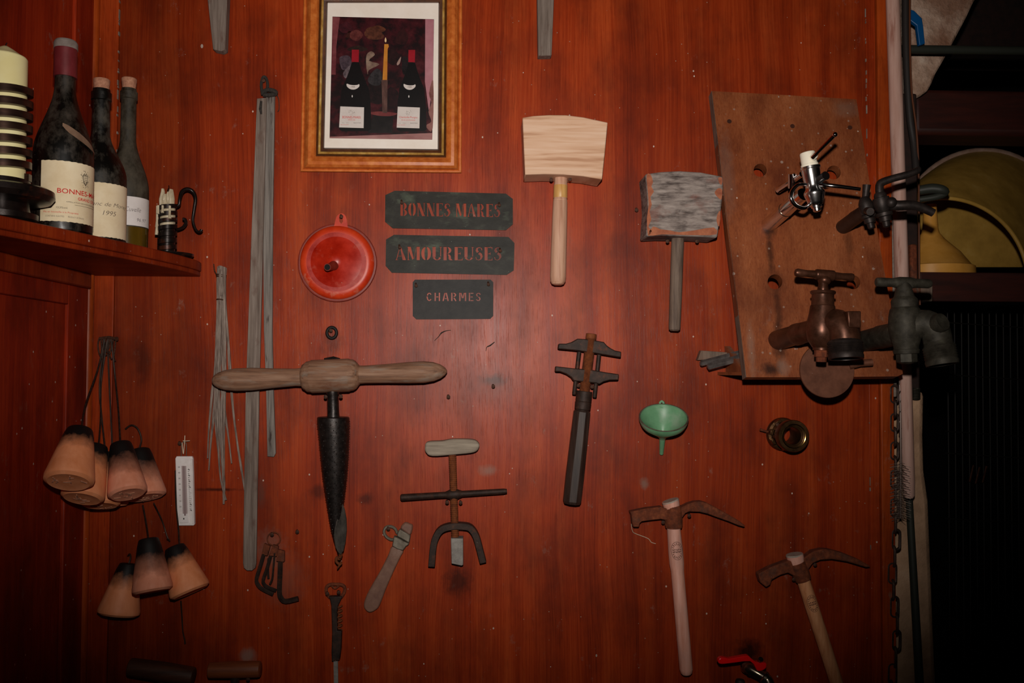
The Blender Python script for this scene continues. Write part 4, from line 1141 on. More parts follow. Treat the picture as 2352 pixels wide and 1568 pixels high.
for a, e in (((525, 430), (437, 1165)), ((865, 480), (788, 1215))):
    (ax, ay), (bx, by) = C7([a, e])
    b = MB(); b.plathe((ax, ay, TD), (bx, by, TD), [(0, 5.2), (.97, 5.0), (1, 4)], 12); part(o, 'guide_rod', b, 'iron')
b = MB(); b.plathe((1342.5, 898, TD), (1337, 946, TD), [(0, 17.5), (.02, 18.6), (.48, 18.6), (.5, 17.6), (.55, 19), (.86, 18.4), (.9, 15.5), (1, 15.5)], 22); part(o, 'ferrule', b, 'iron')
b = MB(); b.plathe((1337, 942, TD), (1313, 1157, TD), [(0, 17), (.015, 20.5), (.3, 21.5), (.7, 22.5), (.97, 22), (1, 19)], 8); part(o, 'handle', b, 'octhandle', ang=20, bev=.001)
for x, y, t in ((1329, 882, 'nail left of the screw tool spindle'), (1360, 885, 'nail right of the screw tool spindle')):
    nail(x, y, t, d=.04)

# screw press with yoke
o = thing('screw_press', 'screw press with grey wooden grip, iron cross bar and U-shaped yoke', 'tool', P(1045, 1300, 0))
def C5(pts):
    return crop(pts, 820, 760, 2.306)
b = MB(); b.slab(sp2(C5([(359, 618), (372, 588), (450, 582), (510, 573), (610, 575), (643, 592), (647, 615), (620, 643), (520, 655), (400, 663), (366, 645)]), 4), .040, .014); part(o, 'grip', b, 'greywood', bev=.004, seg=3)
sp = [(0, 8.0)]
k = .01
while k < 1:
    sp += [(k, 9.2), (k + .011, 7.8)]
    k += .022
b = MB(); b.plathe((1039, 1040, .027), (1045.5, 1240, .027), sp, 16); part(o, 'screw', b, 'rustscrew', 'rusty threaded screw')
b = MB(); b.plathe((919.5, 1142.5, .027), (1164.5, 1127.5, .027), [(0, 5), (.008, 7.4), (.02, 8), (.42, 7.2), (.44, 9), (.47, 12), (.53, 12), (.56, 9), (.58, 7.2), (.97, 6.4), (1, 5)], 18); part(o, 'cross_bar', b, 'iron')
yk = C5([(394, 1250), (404, 1140), (422, 1085), (450, 1052), (500, 1037), (560, 1036), (600, 1046), (628, 1085), (645, 1140), (668, 1230)])
yq = sp2(yk, 3, False)
b = MB(); b.slab(stroke(yq, [15.5] * len(yq)), .036, .016); part(o, 'yoke', b, 'iron', bev=.001)
b = MB(); b.slab([(1035.5, 1236), (1063.7, 1236), (1064, 1297), (1060, 1299), (1037, 1294)], .040, .012); part(o, 'block', b, 'lead', 'grey metal end block', bev=.001)
for x, y, t in ((1027, 1150, 'nail left under the cross bar of the screw press'), (1058, 1151, 'nail right under the cross bar of the screw press')):
    nail(x, y, t, d=.035)

# leather sheath with ring
o = thing('knife_sheath', 'dusty brown leather blade sheath with tin collar and ring', 'sheath', P(880, 1400, 0))
def C8(pts):
    return crop(pts, 820, 1180, 6.533)
b = MB(); b.slab(sp2(C8([(528, 488), (692, 556), (660, 630), (560, 840), (440, 1110), (340, 1370), (275, 1445), (190, 1480), (125, 1440), (100, 1370), (130, 1250), (210, 1090), (350, 850), (470, 610)]), 3), .014, .004); part(o, 'body', b, 'horn', bev=.003, seg=3)
b = MB(); b.slab(C8([(550, 335), (600, 350), (700, 405), (788, 445), (765, 470), (735, 490), (690, 556), (600, 530), (524, 485)]), .018, .003); part(o, 'collar', b, 'pewter', 'tin collar', bev=.002)
b = MB(); b.slab(C8([(640, 225), (805, 318), (785, 440), (595, 335), (600, 290)]), .017, .004); part(o, 'throat', b, 'pewter', bev=.002)
b = MB(); b.slab(sp2(C8([(650, 215), (690, 150), (730, 130), (790, 150), (836, 185), (802, 318), (720, 275)]), 3), .016, .005); part(o, 'cap', b, 'horn', bev=.003)
b = MB(); b.ptube([(x, y, .010) for x, y in C8([(605, 290), (570, 220), (500, 185), (430, 205), (405, 270), (440, 340), (500, 380), (545, 385)])], 3.4, 9, smooth=4); part(o, 'ring', b, 'pewter')
nail(892, 1211, 'nail through the ring of the brown sheath', d=.02)

# hex keys on a ring
o = thing('hex_key_ring', 'rusty ring of bent hex keys below the long lath', 'keys', P(629, 1222, 0))
b = MB(); b.tube([P(629 + 15 * math.cos(a), 1237 + 15 * math.sin(a), .010) for a in [2 * math.pi * k / 30 for k in range(30)]], 1.5 * S(0), 7, closed=True); part(o, 'ring', b, 'rust')
def C3(pts):
    return crop(pts, 180, 1140, 3.664)
KD = .012
for pts, r_, d in (([(1562, 480), (1530, 590), (1500, 690), (1508, 735), (1545, 775), (1640, 822)], 4.8, .016), ([(1622, 485), (1590, 600), (1556, 700), (1565, 740), (1600, 765), (1665, 792)], 4.4, .014),
                   ([(1652, 475), (1642, 590), (1632, 690), (1612, 738)], 2.6, .018), ([(1600, 520), (1596, 620), (1600, 690)], 3.0, .011), ([(1700, 545), (1696, 680), (1692, 800), (1704, 850), (1745, 882), (1850, 858)], 6.2, .016)):
    q = C3(pts)
    b = MB(); b.ptube([(x, y, d) for x, y in q], r_, 6, smooth=3); part(o, 'hex_key', b, 'iron', ang=25)
for pts in ([(1562, 395), (1612, 418), (1590, 500), (1540, 490)], [(1636, 405), (1682, 420), (1668, 505), (1602, 498)], [(1676, 445), (1732, 460), (1732, 550), (1664, 545)]):
    b = MB(); b.slab(C3(pts), .019, .010); part(o, 'tab', b, 'rust', bev=.001)
nail(625, 1224, 'nail holding the ring of hex keys', d=.02)

# corkscrew with bottle opener
o = thing('corkscrew', 'rusty folding corkscrew with bottle opener loop and steel blade', 'corkscrew', P(772, 1568, 0))
def C9(pts):
    return crop(pts, 560, 1180, 4.04)
b = MB(); b.ptube([(x, y, .012) for x, y in C9([(800, 775), (768, 730), (768, 680), (800, 655), (850, 652), (905, 655), (936, 680), (932, 725), (900, 775)])], 3.8, 8, smooth=4)
b.ptube([(x, y, .012) for x, y in C9([(815, 665), (830, 680), (848, 690), (866, 680), (885, 665)])], 2.2, 6, smooth=3); part(o, 'opener_loop', b, 'rust')
b = MB(); b.slab(C9([(785, 765), (915, 765), (900, 800), (875, 850), (866, 900), (866, 1085), (908, 1085), (902, 1250), (888, 1360), (815, 1372), (812, 1280), (818, 1100), (810, 850), (800, 800)]), .018, .006); part(o, 'body', b, 'iron', bev=.0015)
hx = []
for k in range(5 * 14 + 1):
    a = 2 * math.pi * k / 14
    x, y = C9([(886 + 24 * math.cos(a), 850 + 228 * k / 70)])[0]
    hx.append(P(x, y, .011 + .005 * math.sin(a)))
b = MB(); b.tube(hx, 2.0 * S(0), 7); part(o, 'worm', b, 'rustscrew', 'rusty spiral worm')
b = MB(); b.slab(C9([(832, 1365), (872, 1365), (876, 1640), (838, 1640)]), .013, .009); part(o, 'blade', b, 'lead', 'grey steel blade')
nail(752, 1360, 'nail in the left of the corkscrew loop', d=.022)
nail(778, 1357, 'nail in the right of the corkscrew loop', d=.022)

# thermometer
o = thing('thermometer', 'white plastic wall thermometer tied up with white string', 'thermometer', P(425, 1207, 0))
def CT(pts):
    return crop(pts, 380, 980, 6.533)
b = MB(); b.slab(CT([(147, 475), (165, 442), (395, 442), (410, 475), (437, 1455), (424, 1480), (192, 1482), (180, 1460)]), .008, .001); tb_ = part(o, 'body', b, 't_white', bev=.0008)
b = MB(); b.slab(CT([(375, 480), (402, 480), (428, 1450), (402, 1452)]), .0105, .0075); part(o, 'edge_rib', b, 't_white', bev=.0005)
b = MB(); b.slab(CT([(240, 585), (310, 585), (330, 1300), (258, 1300)]), .0092, .0078); part(o, 'tube_channel', b, flat('thermometer_channel', '#b5a2a0', 0.4), bev=.0004)
xa, xb = CT([(275, 590)])[0], CT([(296, 1330)])[0]
b = MB(); b.plathe((xa[0], xa[1], .0100), (xb[0], xb[1], .0100), [(0, 1.2), (.01, 2.2), (1, 2.2)], 12); part(o, 'glass_tube', b, 't_tube')
b = MB(); b.slab(CT([(208, 1303), (335, 1303), (342, 1440), (214, 1442)]), .0105, .0078); part(o, 'bulb_guard', b, 't_white', 'square guard over the bulb', bev=.0006)
b = MB(); b.slab(CT([(265, 1370), (283, 1365), (285, 1388), (268, 1390)]), .0108, .0104); part(o, 'bulb_hole', b, 'blackink')
for i, t in enumerate(('50', '40', '30', '20', '10', '0', '10', '20')):
    x, y = CT([(203 + i * 3.0, 603 + i * 85)])[0]
    wall_text(tb_, 'lettering', t, x, y, 3.4, .0083, M['blackink'])
b = MB()
for i in range(22):
    x, y = CT([(332 + i * 1.6, 640 + i * 29)])[0]
    wd = 5.2 if i % 3 == 0 else 3.6
    b.slab([(x, y), (x + wd, y), (x + wd, y + .8), (x, y + .8)], .0083, .0081)
    if i % 3 == 0 and i not in (12, 15):
        b.slab([(x + 1.2, y - 2), (x + 2.2, y - 2.3), (x + 4.6, y + 2), (x + 3.4, y + 2.2)], .0083, .0081)
part(tb_, 'scale_marks', b, 'blackink', 'printed scale ticks')
b = MB(); b.ptube([(x, y, .006) for x, y in CT([(240, 460), (238, 300), (262, 235), (300, 235), (316, 300), (312, 460)])], .9, 6, smooth=3); part(o, 'wire_loop', b, 'pewter')
b = MB(); b.ptube([(x, y, .011) for x, y in CT([(292, 130), (284, 260), (270, 405), (258, 330), (250, 235)])], 1.0, 6, smooth=3); b.ptube([(x, y, .012) for x, y in CT([(262, 210), (300, 213), (366, 208)])], .9, 6); part(o, 'string', b, 'string', 'white string tied to the nail')
nail(413, 1015, 'nail holding the thermometer string', d=.012)

# ------------------------------------------------------------------ wooden bungs with charred tops
def bung(top, bot, r0, r1, wire, label, mat, group, hook=None, carve=True):
    o = thing('wooden_bung', label, 'bung', P(*top), group)
    pa, pb = P(*top), P(*bot)
    ax = pb - pa
    L = ax.length
    s0, s1 = S(top[2]), S(bot[2])
    prof = [(0, r0 * .75 * s0), (.015, r0 * .93 * s0), (.04, r0 * s0)]
    for k in range(1, 9):
        t = .04 + .86 * k / 8
        prof.append((t, (r0 + (r1 - r0) * t / .9) * (s0 + (s1 - s0) * t)))
    prof += [(.93, r1 * s1), (.96, r1 * .985 * s1), (1.0, r1 * .83 * s1), (.997, r1 * .80 * s1), (.996, r1 * .4 * s1)]
    b = MB(); b.lathe(pa, ax, [(t * L, r) for t, r in prof], 36)
    me = b.mesh('plug', V(o.location))
    uvl = me.uv_layers.new(name='UVMap')
    axn = ax.normalized()
    for lp in me.loops:
        p = me.vertices[lp.vertex_index].co + V(o.location)
        uvl.data[lp.index].uv = (0.5, (p - pa).dot(axn) / L)
    part(o, 'plug', me, mat)
    if wire:
        b = MB(); b.ptube(wire, 1.9, 7, smooth=4); part(o, 'wire', b, 'wirebrown')
    if carve:
        c = pb + axn * .0008
        u = axn.orthogonal().normalized()
        w2 = axn.cross(u)
        b = MB()
        for k in range(9):
            a = random.uniform(0, 6.28)
            rr = r1 * s1 * random.uniform(.1, .6)
            q = c + (u * math.cos(a) + w2 * math.sin(a)) * rr - axn * .0006
            b.tube([q, q + (u * random.uniform(-1, 1) + w2 * random.uniform(-1, 1)).normalized() * random.uniform(.004, .012)], .0011, 5)
        part(o, 'carved_mark', b, 'cork')
    return o
G1, G2 = 'bungs hanging in the upper cluster', 'bungs hanging in the lower trio'
NX, NY = 246, 782
bung((260, 1060, .022), (262, 1163, .034), 18, 30, [(260, 1062, .022), (252, 900, .02), (248, 800, .02), (250, 776, .02)], 'rearmost bung of the upper cluster, only its lower rim showing', M['bungA'], G1, carve=False)
bung((243, 1040, .064), (231, 1162, .098), 22, 41, [(243, 1044, .060), (233, 950, .03), (229, 880, .024), (240, 790, .02), (243, 776, .02)], 'half hidden bung low in the middle of the upper cluster', M['bungA'], G1)
bung((222, 1023, .130), (188, 1146, .178), 25, 46, [(226, 1026, .130), (231, 960, .06), (232, 880, .03), (243, 800, .022), (247, 776, .02)], 'light bung just behind and below the leftmost one', M['bungA'], G1)
bung((184, 986, .198), (157, 1108, .250), 28, 53, [(186, 990, .198), (196, 930, .11), (224, 850, .04), (238, 790, .022), (240, 777, .02)], 'leftmost bung of the upper cluster with black top and light body', M['bungA'], G1)
bung((322, 1031, .030), (334, 1143, .055), 21, 45, [(318, 1033, .030), (325, 1010, .02), (317, 985, .015), (302, 976, .012), (288, 985, .01)], 'rightmost bung of the upper cluster with grey scorched top', M['bungB'], G1)
bung((277, 1018, .108), (294, 1136, .146), 23, 42, [(277, 1021, .108), (272, 940, .06), (266, 880, .03), (258, 800, .022), (254, 777, .02)], 'front right bung of the upper cluster, half blackened', M['bungB'], G1)
bung((296, 1293, .030), (271, 1413, .048), 20, 45, [(296, 1294, .030), (300, 1280, .024), (298, 1272, .018), (294, 1276, .01)], 'lowest left bung of the lower trio with dark band', M['bungA'], G2, carve=False)
bung((341, 1236, .090), (351, 1359, .112), 22, 43, [(341, 1238, .090), (338, 1215, .05), (332, 1180, .03), (328, 1160, .02)], 'middle bung of the lower trio, blackened to half its length', M['bungB'], G2, carve=False)
bung((400, 1254, .040), (438, 1361, .056), 22, 44, [(412, 1250, .04), (411, 1235, .02), (410, 1215, .012), (404, 1150, .006), (403, 1080, .004)], 'right pinkish bung of the lower trio under the thermometer', M['bungA'], G2, carve=False)
b = MB(); b.ptube([(353, 1155, .03), (372, 1195, .012), (384, 1232, .010), (390, 1243, .012)], 1.5, 7, smooth=4)
b.ptube([(384, 1238, .010), (389, 1240, .016)], 1.8, 6)
solo('wire_hook', b, 'wirebrown', 'thin brown wire slanting between the two bung groups', 'wire', P(372, 1195, 0))
b = MB(); b.ptube([(415.5, 1380, .02), (418, 1420, .01), (420, 1450, .008), (424, 1468, .006), (425, 1478, .004)], [1.8, 1.7, 1.5, 1.6, 2], 7, smooth=3)
solo('wire_hook', b, 'wirebrown', 'straight wire hanging below the right pinkish bung', 'wire', P(416, 1385, 0))
# the shared peg and the curled wire ends
b = MB(); b.ptube([(228, 777, .021), (250, 774, .022), (266, 778, .024)], 3, 8); b.lathe(P(266, 778, .024), V((1, -.3, 0)), [(0, 5 * S(0)), (.003, 5 * S(0))], 8)
b.ptube([(250, 774, .022), (250, 774, -.002)], 3, 8)
for k in range(9):
    x = 226 + k * 4.6
    e_ = random.uniform(-10, 8)
    b.ptube([(248 + (x - 244) * .5, 774, .02), (x + 2, 778, .021), (x + 1 + random.uniform(-2, 2), 794, .018), (x + 3 - k * .5 + random.uniform(-2, 2), 812 + e_, .02), (x + 6 - k * .5, 821 + e_, .023)], 1.8, 6, smooth=3)
solo('peg', b, 'nail', 'iron peg in the corner crowded with curled wire ends of the bungs', 'peg', P(250, 774, 0))

# T-handled gimlets at the bottom edge
o = thing('gimlet', 'dark wooden T-handle of a gimlet at bottom left edge', 'gimlet', P(372, 1545, 0), 'T-handled gimlets')
b = MB(); b.plathe((297, 1531, .04), (446, 1553, .04), [(0, 17), (.012, 19.5), (.05, 20), (.5, 21.5), (.95, 20), (.985, 19), (1, 16)], 22); part(o, 'handle', b, 'darkhandle')
b = MB(); b.plathe((372, 1555, .04), (370, 1640, .04), [(0, 11), (.2, 9), (1, 6)], 14); part(o, 'shank', b, 'iron')
o = thing('gimlet', 'brown wooden T-handle of a gimlet at bottom edge under the keys', 'gimlet', P(540, 1538, 0), 'T-handled gimlets')
b = MB(); b.plathe((480, 1539, .04), (599, 1536, .04), [(0, 15), (.012, 17), (.5, 18.5), (.95, 18), (.985, 17), (1, 14)], 22); part(o, 'handle', b, 'brownhandle')
b = MB(); b.plathe((540, 1550, .04), (540, 1640, .04), [(0, 11), (.2, 9), (1, 6)], 14); part(o, 'shank', b, 'iron')
nail(390, 1566, 'nail under the dark gimlet handle', d=.045)
nail(570, 1556, 'nail under the brown gimlet handle', d=.045)

# green funnel
fc = P(1524, 962, .053)
n_ = V((-.06, -.52, .85)).normalized()
o = thing('green_funnel', 'small green plastic funnel hanging mouth up from its tab', 'funnel', fc)
ps = S(.053)
Rf = 56 * ps
b = MB(); b.lathe(fc, -n_, [(-.002, Rf * .96), (-.004, Rf * .97), (-.004, Rf), (.001, Rf * 1.0), (.010, Rf * .93), (.026, Rf * .52), (.040, Rf * .19), (.046, Rf * .13), (.043, Rf * .10), (.036, Rf * .17), (.022, Rf * .50), (.007, Rf * .88), (-.001, Rf * .94), (-.002, Rf * .955)], 44, caps=False); part(o, 'bowl', b, 'greenplastic')
b = MB(); b.lathe(fc, -n_, [(-.0042, Rf * .955), (-.0048, Rf * .985), (-.0042, Rf * 1.015), (-.003, Rf * 1.0)], 44, caps=False); part(o, 'rim', b, 'pewter', 'greyish worn rim')
b = MB(); b.lathe(fc, -n_, [(.042, Rf * .15), (.046, Rf * .13), (.082, Rf * .085)], 18); part(o, 'spout', b, 'greenplastic')
up_t = (V((0, 0, 1)) - n_ * n_.z).normalized()
e0 = fc + up_t * Rf * .98
tabm = curve_mesh('tab', [(x * ps, y * ps) for x, y in sp2([(-14, -4), (-7, 4), (-6, 11), (0, 16), (6, 11), (7, 4), (14, -4)], 3)], [[(x * ps, y * ps) for x, y in [(2.2 * math.cos(a), 8 + 2.2 * math.sin(a)) for a in [2 * math.pi * k / 10 for k in range(10)]]]], .0008)
loc = V(o.location)
remap(tabm, lambda c_: e0 + V((c_.x, c_.z, c_.y * .9 - .001)) + V((0, -.001, 0)) - loc)
finish(tabm)
part(o, 'hanging_tab', tabm, 'greenplastic')
nail(1523, 922, 'nail through the tab of the green funnel', d=.014)

# brass coupling
c0 = P(1791, 995, .0)
o = thing('pipe_coupling', 'tarnished brass hose coupling seen end on below the tap board', 'coupling', c0)
ay = V((0.02, -1, .0))
b = MB(); b.lathe(c0, ay, [(.0105, .0165), (.010, .0310), (.013, .0322), (.018, .0322), (.021, .0300), (.022, .0250), (.05, .0250), (.052, .0290), (.055, .0300), (.071, .0305), (.0735, .0292), (.0735, .0235), (.0715, .0215), (.0705, .0195), (.069, .0192), (.067, .0165), (.0105, .0165)], 40, caps=False); part(o, 'sleeve', b, 'brass')
b = MB(); b.lathe(c0, ay, [(.0738, .0232), (.0742, .0226), (.0738, .0216)], 40, caps=False); part(o, 'bright_ring', b, flat('bright_brass', '#b08a4c', 0.2, 1.0), 'polished ring round the bore')
for a in (R(150), R(190), R(240), R(90)):
    u = V((math.cos(a), 0, -math.sin(a)))
    t = V((math.sin(a), 0, math.cos(a)))
    q = c0 + ay * .022
    b = MB(); b.prism([q + u * .0255 - t * .006, q + u * .0315 - t * .005, q + u * .0315 + t * .005, q + u * .0255 + t * .006], ay * .014); part(o, 'lug', b, 'brass', bev=.001)
b = MB(); b.ptube([(1746, 986, .025), (1758, 990, .024), (1772, 993, .02)], [3, 2.6, 2.4], 8); part(o, 'pin', b, 'rust')
nail(1786, 972, 'nail inside the brass coupling', d=.04)

# mason hammers
def stamp(par, c, up_, r, w, h):               # inked oval with rows of worn, unreadable letters, wrapped round the handle
    axn = up_.normalized()
    rx = V((1, 0, 0)) - axn * axn.x
    rx.normalize()
    out = axn.cross(rx)
    if out.y > 0:
        out = -out
    def pt(u, v_):
        a = u / r
        return c + axn * v_ + (out * math.cos(a) + rx * math.sin(a)) * (r + .0004)
    b = MB()
    N = 30
    for k in range(N):
        a0, a1 = 2 * math.pi * k / N, 2 * math.pi * (k + 1) / N
        b.add([pt(w * math.cos(a0), h * math.sin(a0)), pt(w * math.cos(a1), h * math.sin(a1)), pt(w * .93 * math.cos(a1), h * .96 * math.sin(a1)), pt(w * .93 * math.cos(a0), h * .96 * math.sin(a0))], [(0, 1, 2, 3)])
    def bar(u0, v0, u1, v1, t):
        dx, dy = u1 - u0, v1 - v0
        L = math.hypot(dx, dy)
        nx, ny = -dy / L * t, dx / L * t
        b.add([pt(u0 + nx, v0 + ny), pt(u1 + nx, v1 + ny), pt(u1 - nx, v1 - ny), pt(u0 - nx, v0 - ny)], [(0, 1, 2, 3)])
    th = .00055
    for row, (vv, n) in enumerate(((.12, 5), (-.12, 6))):
        for k in range(n):
            u = w * .62 * (k / (n - 1) * 2 - 1)
            v0 = h * vv
            bar(u - w * .05, v0 - h * .08, u - w * .05, v0 + h * .08, th)
            if k % 2 == 0:
                bar(u - w * .05, v0 + h * .08, u + w * .06, v0 - h * .07, th)
            else:
                bar(u - w * .05, v0 + h * .07, u + w * .06, v0 + h * .07, th)
                bar(u - w * .05, v0, u + w * .05, v0, th)
    for sgn in (1, -1):
        for k in range(7):
            a = R(30 + 120 * k / 6) * sgn
            q0, q1 = .62, .84
            bar(w * q0 * math.cos(a), h * q0 * math.sin(a), w * q1 * math.cos(a), h * q1 * math.sin(a), th)
            if k % 2:
                bar(w * q1 * math.cos(a), h * q1 * math.sin(a), w * q1 * math.cos(a + .12), h * q1 * math.sin(a + .12), th)
    return part(par, 'maker_stamp', b, flat('faded_stamp_ink', '#5b3a30', 0.7), 'worn oval ink stamp')
def CH(pts):
    return crop(pts, 1440, 1130, 8.11)
HD = .030
o = thing('mason_hammer', 'rusty pick hammer with pinkish handle, left of the two hammers', 'hammer', P(1546, 1190, 0), 'pick hammers with stamped handles')
b = MB(); b.slab(CH([(60, 365), (350, 305), (640, 272), (700, 300), (960, 300), (1050, 265), (1150, 215), (1270, 180), (1390, 172), (1500, 205), (1700, 310), (1900, 420), (2100, 540), (2205, 625), (2190, 650), (2080, 620), (1900, 545), (1700, 475), (1500, 402), (1350, 367), (1160, 362), (1090, 395), (1045, 460), (1000, 520), (720, 520), (640, 502), (480, 518), (280, 545), (242, 580), (225, 650), (120, 650), (100, 560), (90, 440)]), HD + .010, HD - .010); part(o, 'head', b, 'rust', bev=.002)
b = MB(); b.plathe((1546, 1160, HD), (1547.5, 1213, HD), [(0, 17), (.05, 20), (.4, 21), (.85, 20.5), (.97, 19), (1, 15)], 22); part(o, 'eye', b, 'rust')
b = MB(); b.plathe((1540, 1150, HD), (1545, 1172, HD), [(0, 19.8), (.3, 19.6), (1, 17.5)], 22); part(o, 'handle_top', b, 'whitewood')
b = MB(); b.plathe((1539.2, 1148.5, HD), (1540.2, 1151.5, HD), [(0, 19), (.5, 19.9), (1, 19.8)], 22); part(o, 'end_grain', b, 'endgrain', 'grey end of the handle')
b = MB(); b.plathe((1546.5, 1205, HD), (1577, 1548, HD), [(0, 15.2), (.1, 16), (.18, 17), (.26, 16.8), (.31, 15), (.5, 15), (.8, 15.2), (.965, 15), (.99, 13), (1, 10)], 24); hd = part(o, 'handle', b, 'whitewood')
pa, pb = P(1546.5, 1205, HD), P(1577, 1548, HD)
stamp(hd, pa + (pb - pa) * .165, pa - pb, 17.0 * S(HD), 14 * S(HD), 21 * S(HD))
nail(1523, 1196, 'nail left of the eye of the pinkish-handled hammer', d=.035)
nail(1583, 1180, 'nail right of the eye of the pinkish-handled hammer', d=.035, droop=4)
b = MB(); b.ptube([(1450, 1203, .02), (1453, 1220, .012), (1462, 1226, .006), (1488, 1236, .004), (1496, 1245, .003), (1506, 1248, .002)], .7, 5, smooth=3)
solo('thread', b, 'string', 'pale thread trailing from the left hammer poll', 'thread', P(1462, 1226, 0))
def CG(pts):
    return crop(pts, 1420, 880, 2.279)
o = thing('mason_hammer', 'rusty pick hammer with tan handle leaning right, lower right corner', 'hammer', P(1836, 1320, 0), 'pick hammers with stamped handles')
b = MB(); b.slab(CG([(733, 998), (800, 962), (890, 930), (960, 925), (985, 905), (1020, 880), (1070, 868), (1110, 871), (1180, 890), (1260, 922), (1325, 960), (1300, 964), (1200, 934), (1120, 921), (1060, 925), (1020, 942), (1000, 970), (995, 1005), (925, 1010), (890, 992), (850, 1004), (806, 1028), (797, 1055), (776, 1068), (745, 1042)]), HD + .010, HD - .010); part(o, 'head', b, 'rust', bev=.002)
b = MB(); b.plathe((1829, 1290, HD), (1846, 1333, HD), [(0, 17), (.05, 20), (.4, 20), (.85, 19), (.97, 18), (1, 14)], 22); part(o, 'eye', b, 'rust')
b = MB(); b.plathe((1825, 1274, HD), (1830, 1294, HD), [(0, 19.6), (.3, 19.6), (1, 18)], 22); part(o, 'handle_top', b, 'whitewood')
b = MB(); b.plathe((1824.3, 1272, HD), (1825, 1275.5, HD), [(0, 18.6), (.5, 19.7), (1, 19.6)], 22); part(o, 'end_grain', b, 'endgrain', 'grey end of the handle')
b = MB(); b.plathe((1843, 1325, HD), (1945, 1640, HD), [(0, 14.5), (.1, 15), (.2, 15.6), (.5, 15), (.97, 15), (1, 10)], 24); hd = part(o, 'handle', b, 'tanwood')
pa, pb = P(1843, 1325, HD), P(1945, 1640, HD)
stamp(hd, pa + (pb - pa) * .18 , pa - pb, 15.5 * S(HD), 12.5 * S(HD), 20 * S(HD))
nail(1823, 1327, 'nail left of the eye of the tan-handled hammer', d=.035)
nail(1872, 1293, 'nail right of the eye of the tan-handled hammer', d=.035)

# red lever valve at the bottom edge
o = thing('lever_valve', 'water valve with glossy red lever at bottom edge', 'valve', P(1720, 1530, 0))
def CV(pts):
    return crop(pts, 1620, 1490, 13.07)
LV = .085
b = MB(); b.slab(sp2(CV([(392, 400), (405, 320), (480, 262), (600, 265), (720, 292), (1000, 245), (1270, 200), (1350, 255), (1480, 365), (1580, 402), (1820, 420), (1835, 500), (1820, 580), (1700, 655), (1570, 660), (1510, 560), (1350, 372), (900, 412), (560, 452), (440, 445)]), 2), LV, LV - .012); part(o, 'lever', b, 'redlever', bev=.003, seg=3)
b = MB(); b.ptube([(1745, 1517, LV - .004), (1748, 1513.5, LV + .001)], 6, 12); part(o, 'lever_nut', b, 'nickel')
b = MB(); b.ptube([(1712, 1533, -.002), (1714, 1533, .045), (1720, 1534, .055), (1732, 1541, .062), (1746, 1549, .068), (1762, 1560, .074), (1768, 1580, .078), (1768, 1610, .078)], [12, 12, 13, 12, 11, 12.5, 13, 13], 18, smooth=4); part(o, 'pipe', b, 'nickel', 'nickel plated bent pipe')
for k, (x, y, d) in enumerate(((1720, 1533.5, .054), (1751, 1552, .070))):
    b = MB(); b.lathe(P(x, y, d), V((.8, -.3, -.5)), [(0, 12.5 * S(.06)), (.002, 14.5 * S(.06)), (.007, 14.5 * S(.06)), (.009, 12.5 * S(.06))], 18); part(o, 'union_nut', b, 'nickel')
b = MB(); b.plathe((1700, 1560, .03), (1697, 1640, .03), [(0, 9), (.05, 11), (1, 11)], 14); part(o, 'supply_pipe', b, 'iron')

# ------------------------------------------------------------------ leaning tap board
TL, TR_, BR_, BL_ = P(1635, 209, .022), P(1967, 228, .022), P(2076, 864, .153), P(1714, 866, .153)
bu = ((TR_ - TL) + (BR_ - BL_)).normalized()
bn = bu.cross((BL_ - TL)).normalized()
if bn.y > 0:
    bn = -bn
bvv = bn.cross(bu)
if bvv.z > 0:
    bvv = -bvv
def B(px_, py_, h=0.0):                          # on the board's face, h metres out along its normal
    r_ = ray(px_, py_)
    o_ = TL + bn * h
    return CAM + r_ * ((o_ - CAM).dot(bn) / r_.dot(bn))
BLOC = P(1860, 866, 0)
DR = [(1769, 580, 10, 75, '#2b1208', .75), (1787, 715, 10, 70, '#331609', .65), (1790, 790, 18, 50, '#220e07', .8), (1768, 848, 26, 16, '#200e08', .85), (1782, 650, 26, 34, '#3a1a0c', .5),
      (1768, 530, 18, 14, '#2b1208', .8), (1950, 560, 12, 50, '#4a2614', .5), (1800, 840, 16, 22, '#8a7264', .5), (1746, 391, 22, 22, '#4a2412', .4), (1945, 250, 40, 26, '#7a5c4c', .5), (1670, 400, 22, 120, '#7d6254', .35), (1725, 800, 10, 70, '#8a7060', .45)]
M['tapboard'] = panel_wood('bare_tap_board', extra=True, stains=DR, pts=lambda x_, y_: B(x_, y_) - BLOC, rough=0.5, pale='#a5623c', mid='#8c4a28', dark='#6c331c', spec=0.25)
o = thing('tap_board', 'brown wooden board leaning out from the wall and carrying four taps', 'board', P(1860, 866, 0))
def uv(p):
    return ((p - TL).dot(bu), (p - TL).dot(bvv))
outl = [uv(B(*p)) for p in ((1635, 209), (1800, 218), (1967, 228), (2020, 560), (2074, 858), (2062, 864), (1880, 866), (1714, 866), (1670, 520))]
holes = []
for hx_, hy_, hr in ((1746, 391, 15), (1915, 396, 16), (1780, 647, 17), (1960, 648, 16)):
    q = [uv(B(hx_ + hr * math.cos(a), hy_ + hr * math.sin(a))) for a in [2 * math.pi * k / 24 for k in range(24)]]
    holes.append(q)
me = curve_mesh('board', outl, holes, .010)
remap(me, lambda c_: TL + bu * c_.x + bvv * c_.y - bn * (.010 + c_.z) - V(o.location))
bm = bmesh.new(); bm.from_mesh(me); bmesh.ops.recalc_face_normals(bm, faces=bm.faces); bm.to_mesh(me); bm.free()
finish(me)
part(o, 'board', me, 'tapboard')
b = MB()                                          # side edge strip, dusty
p0, p1 = B(1635, 209), B(1714, 866)
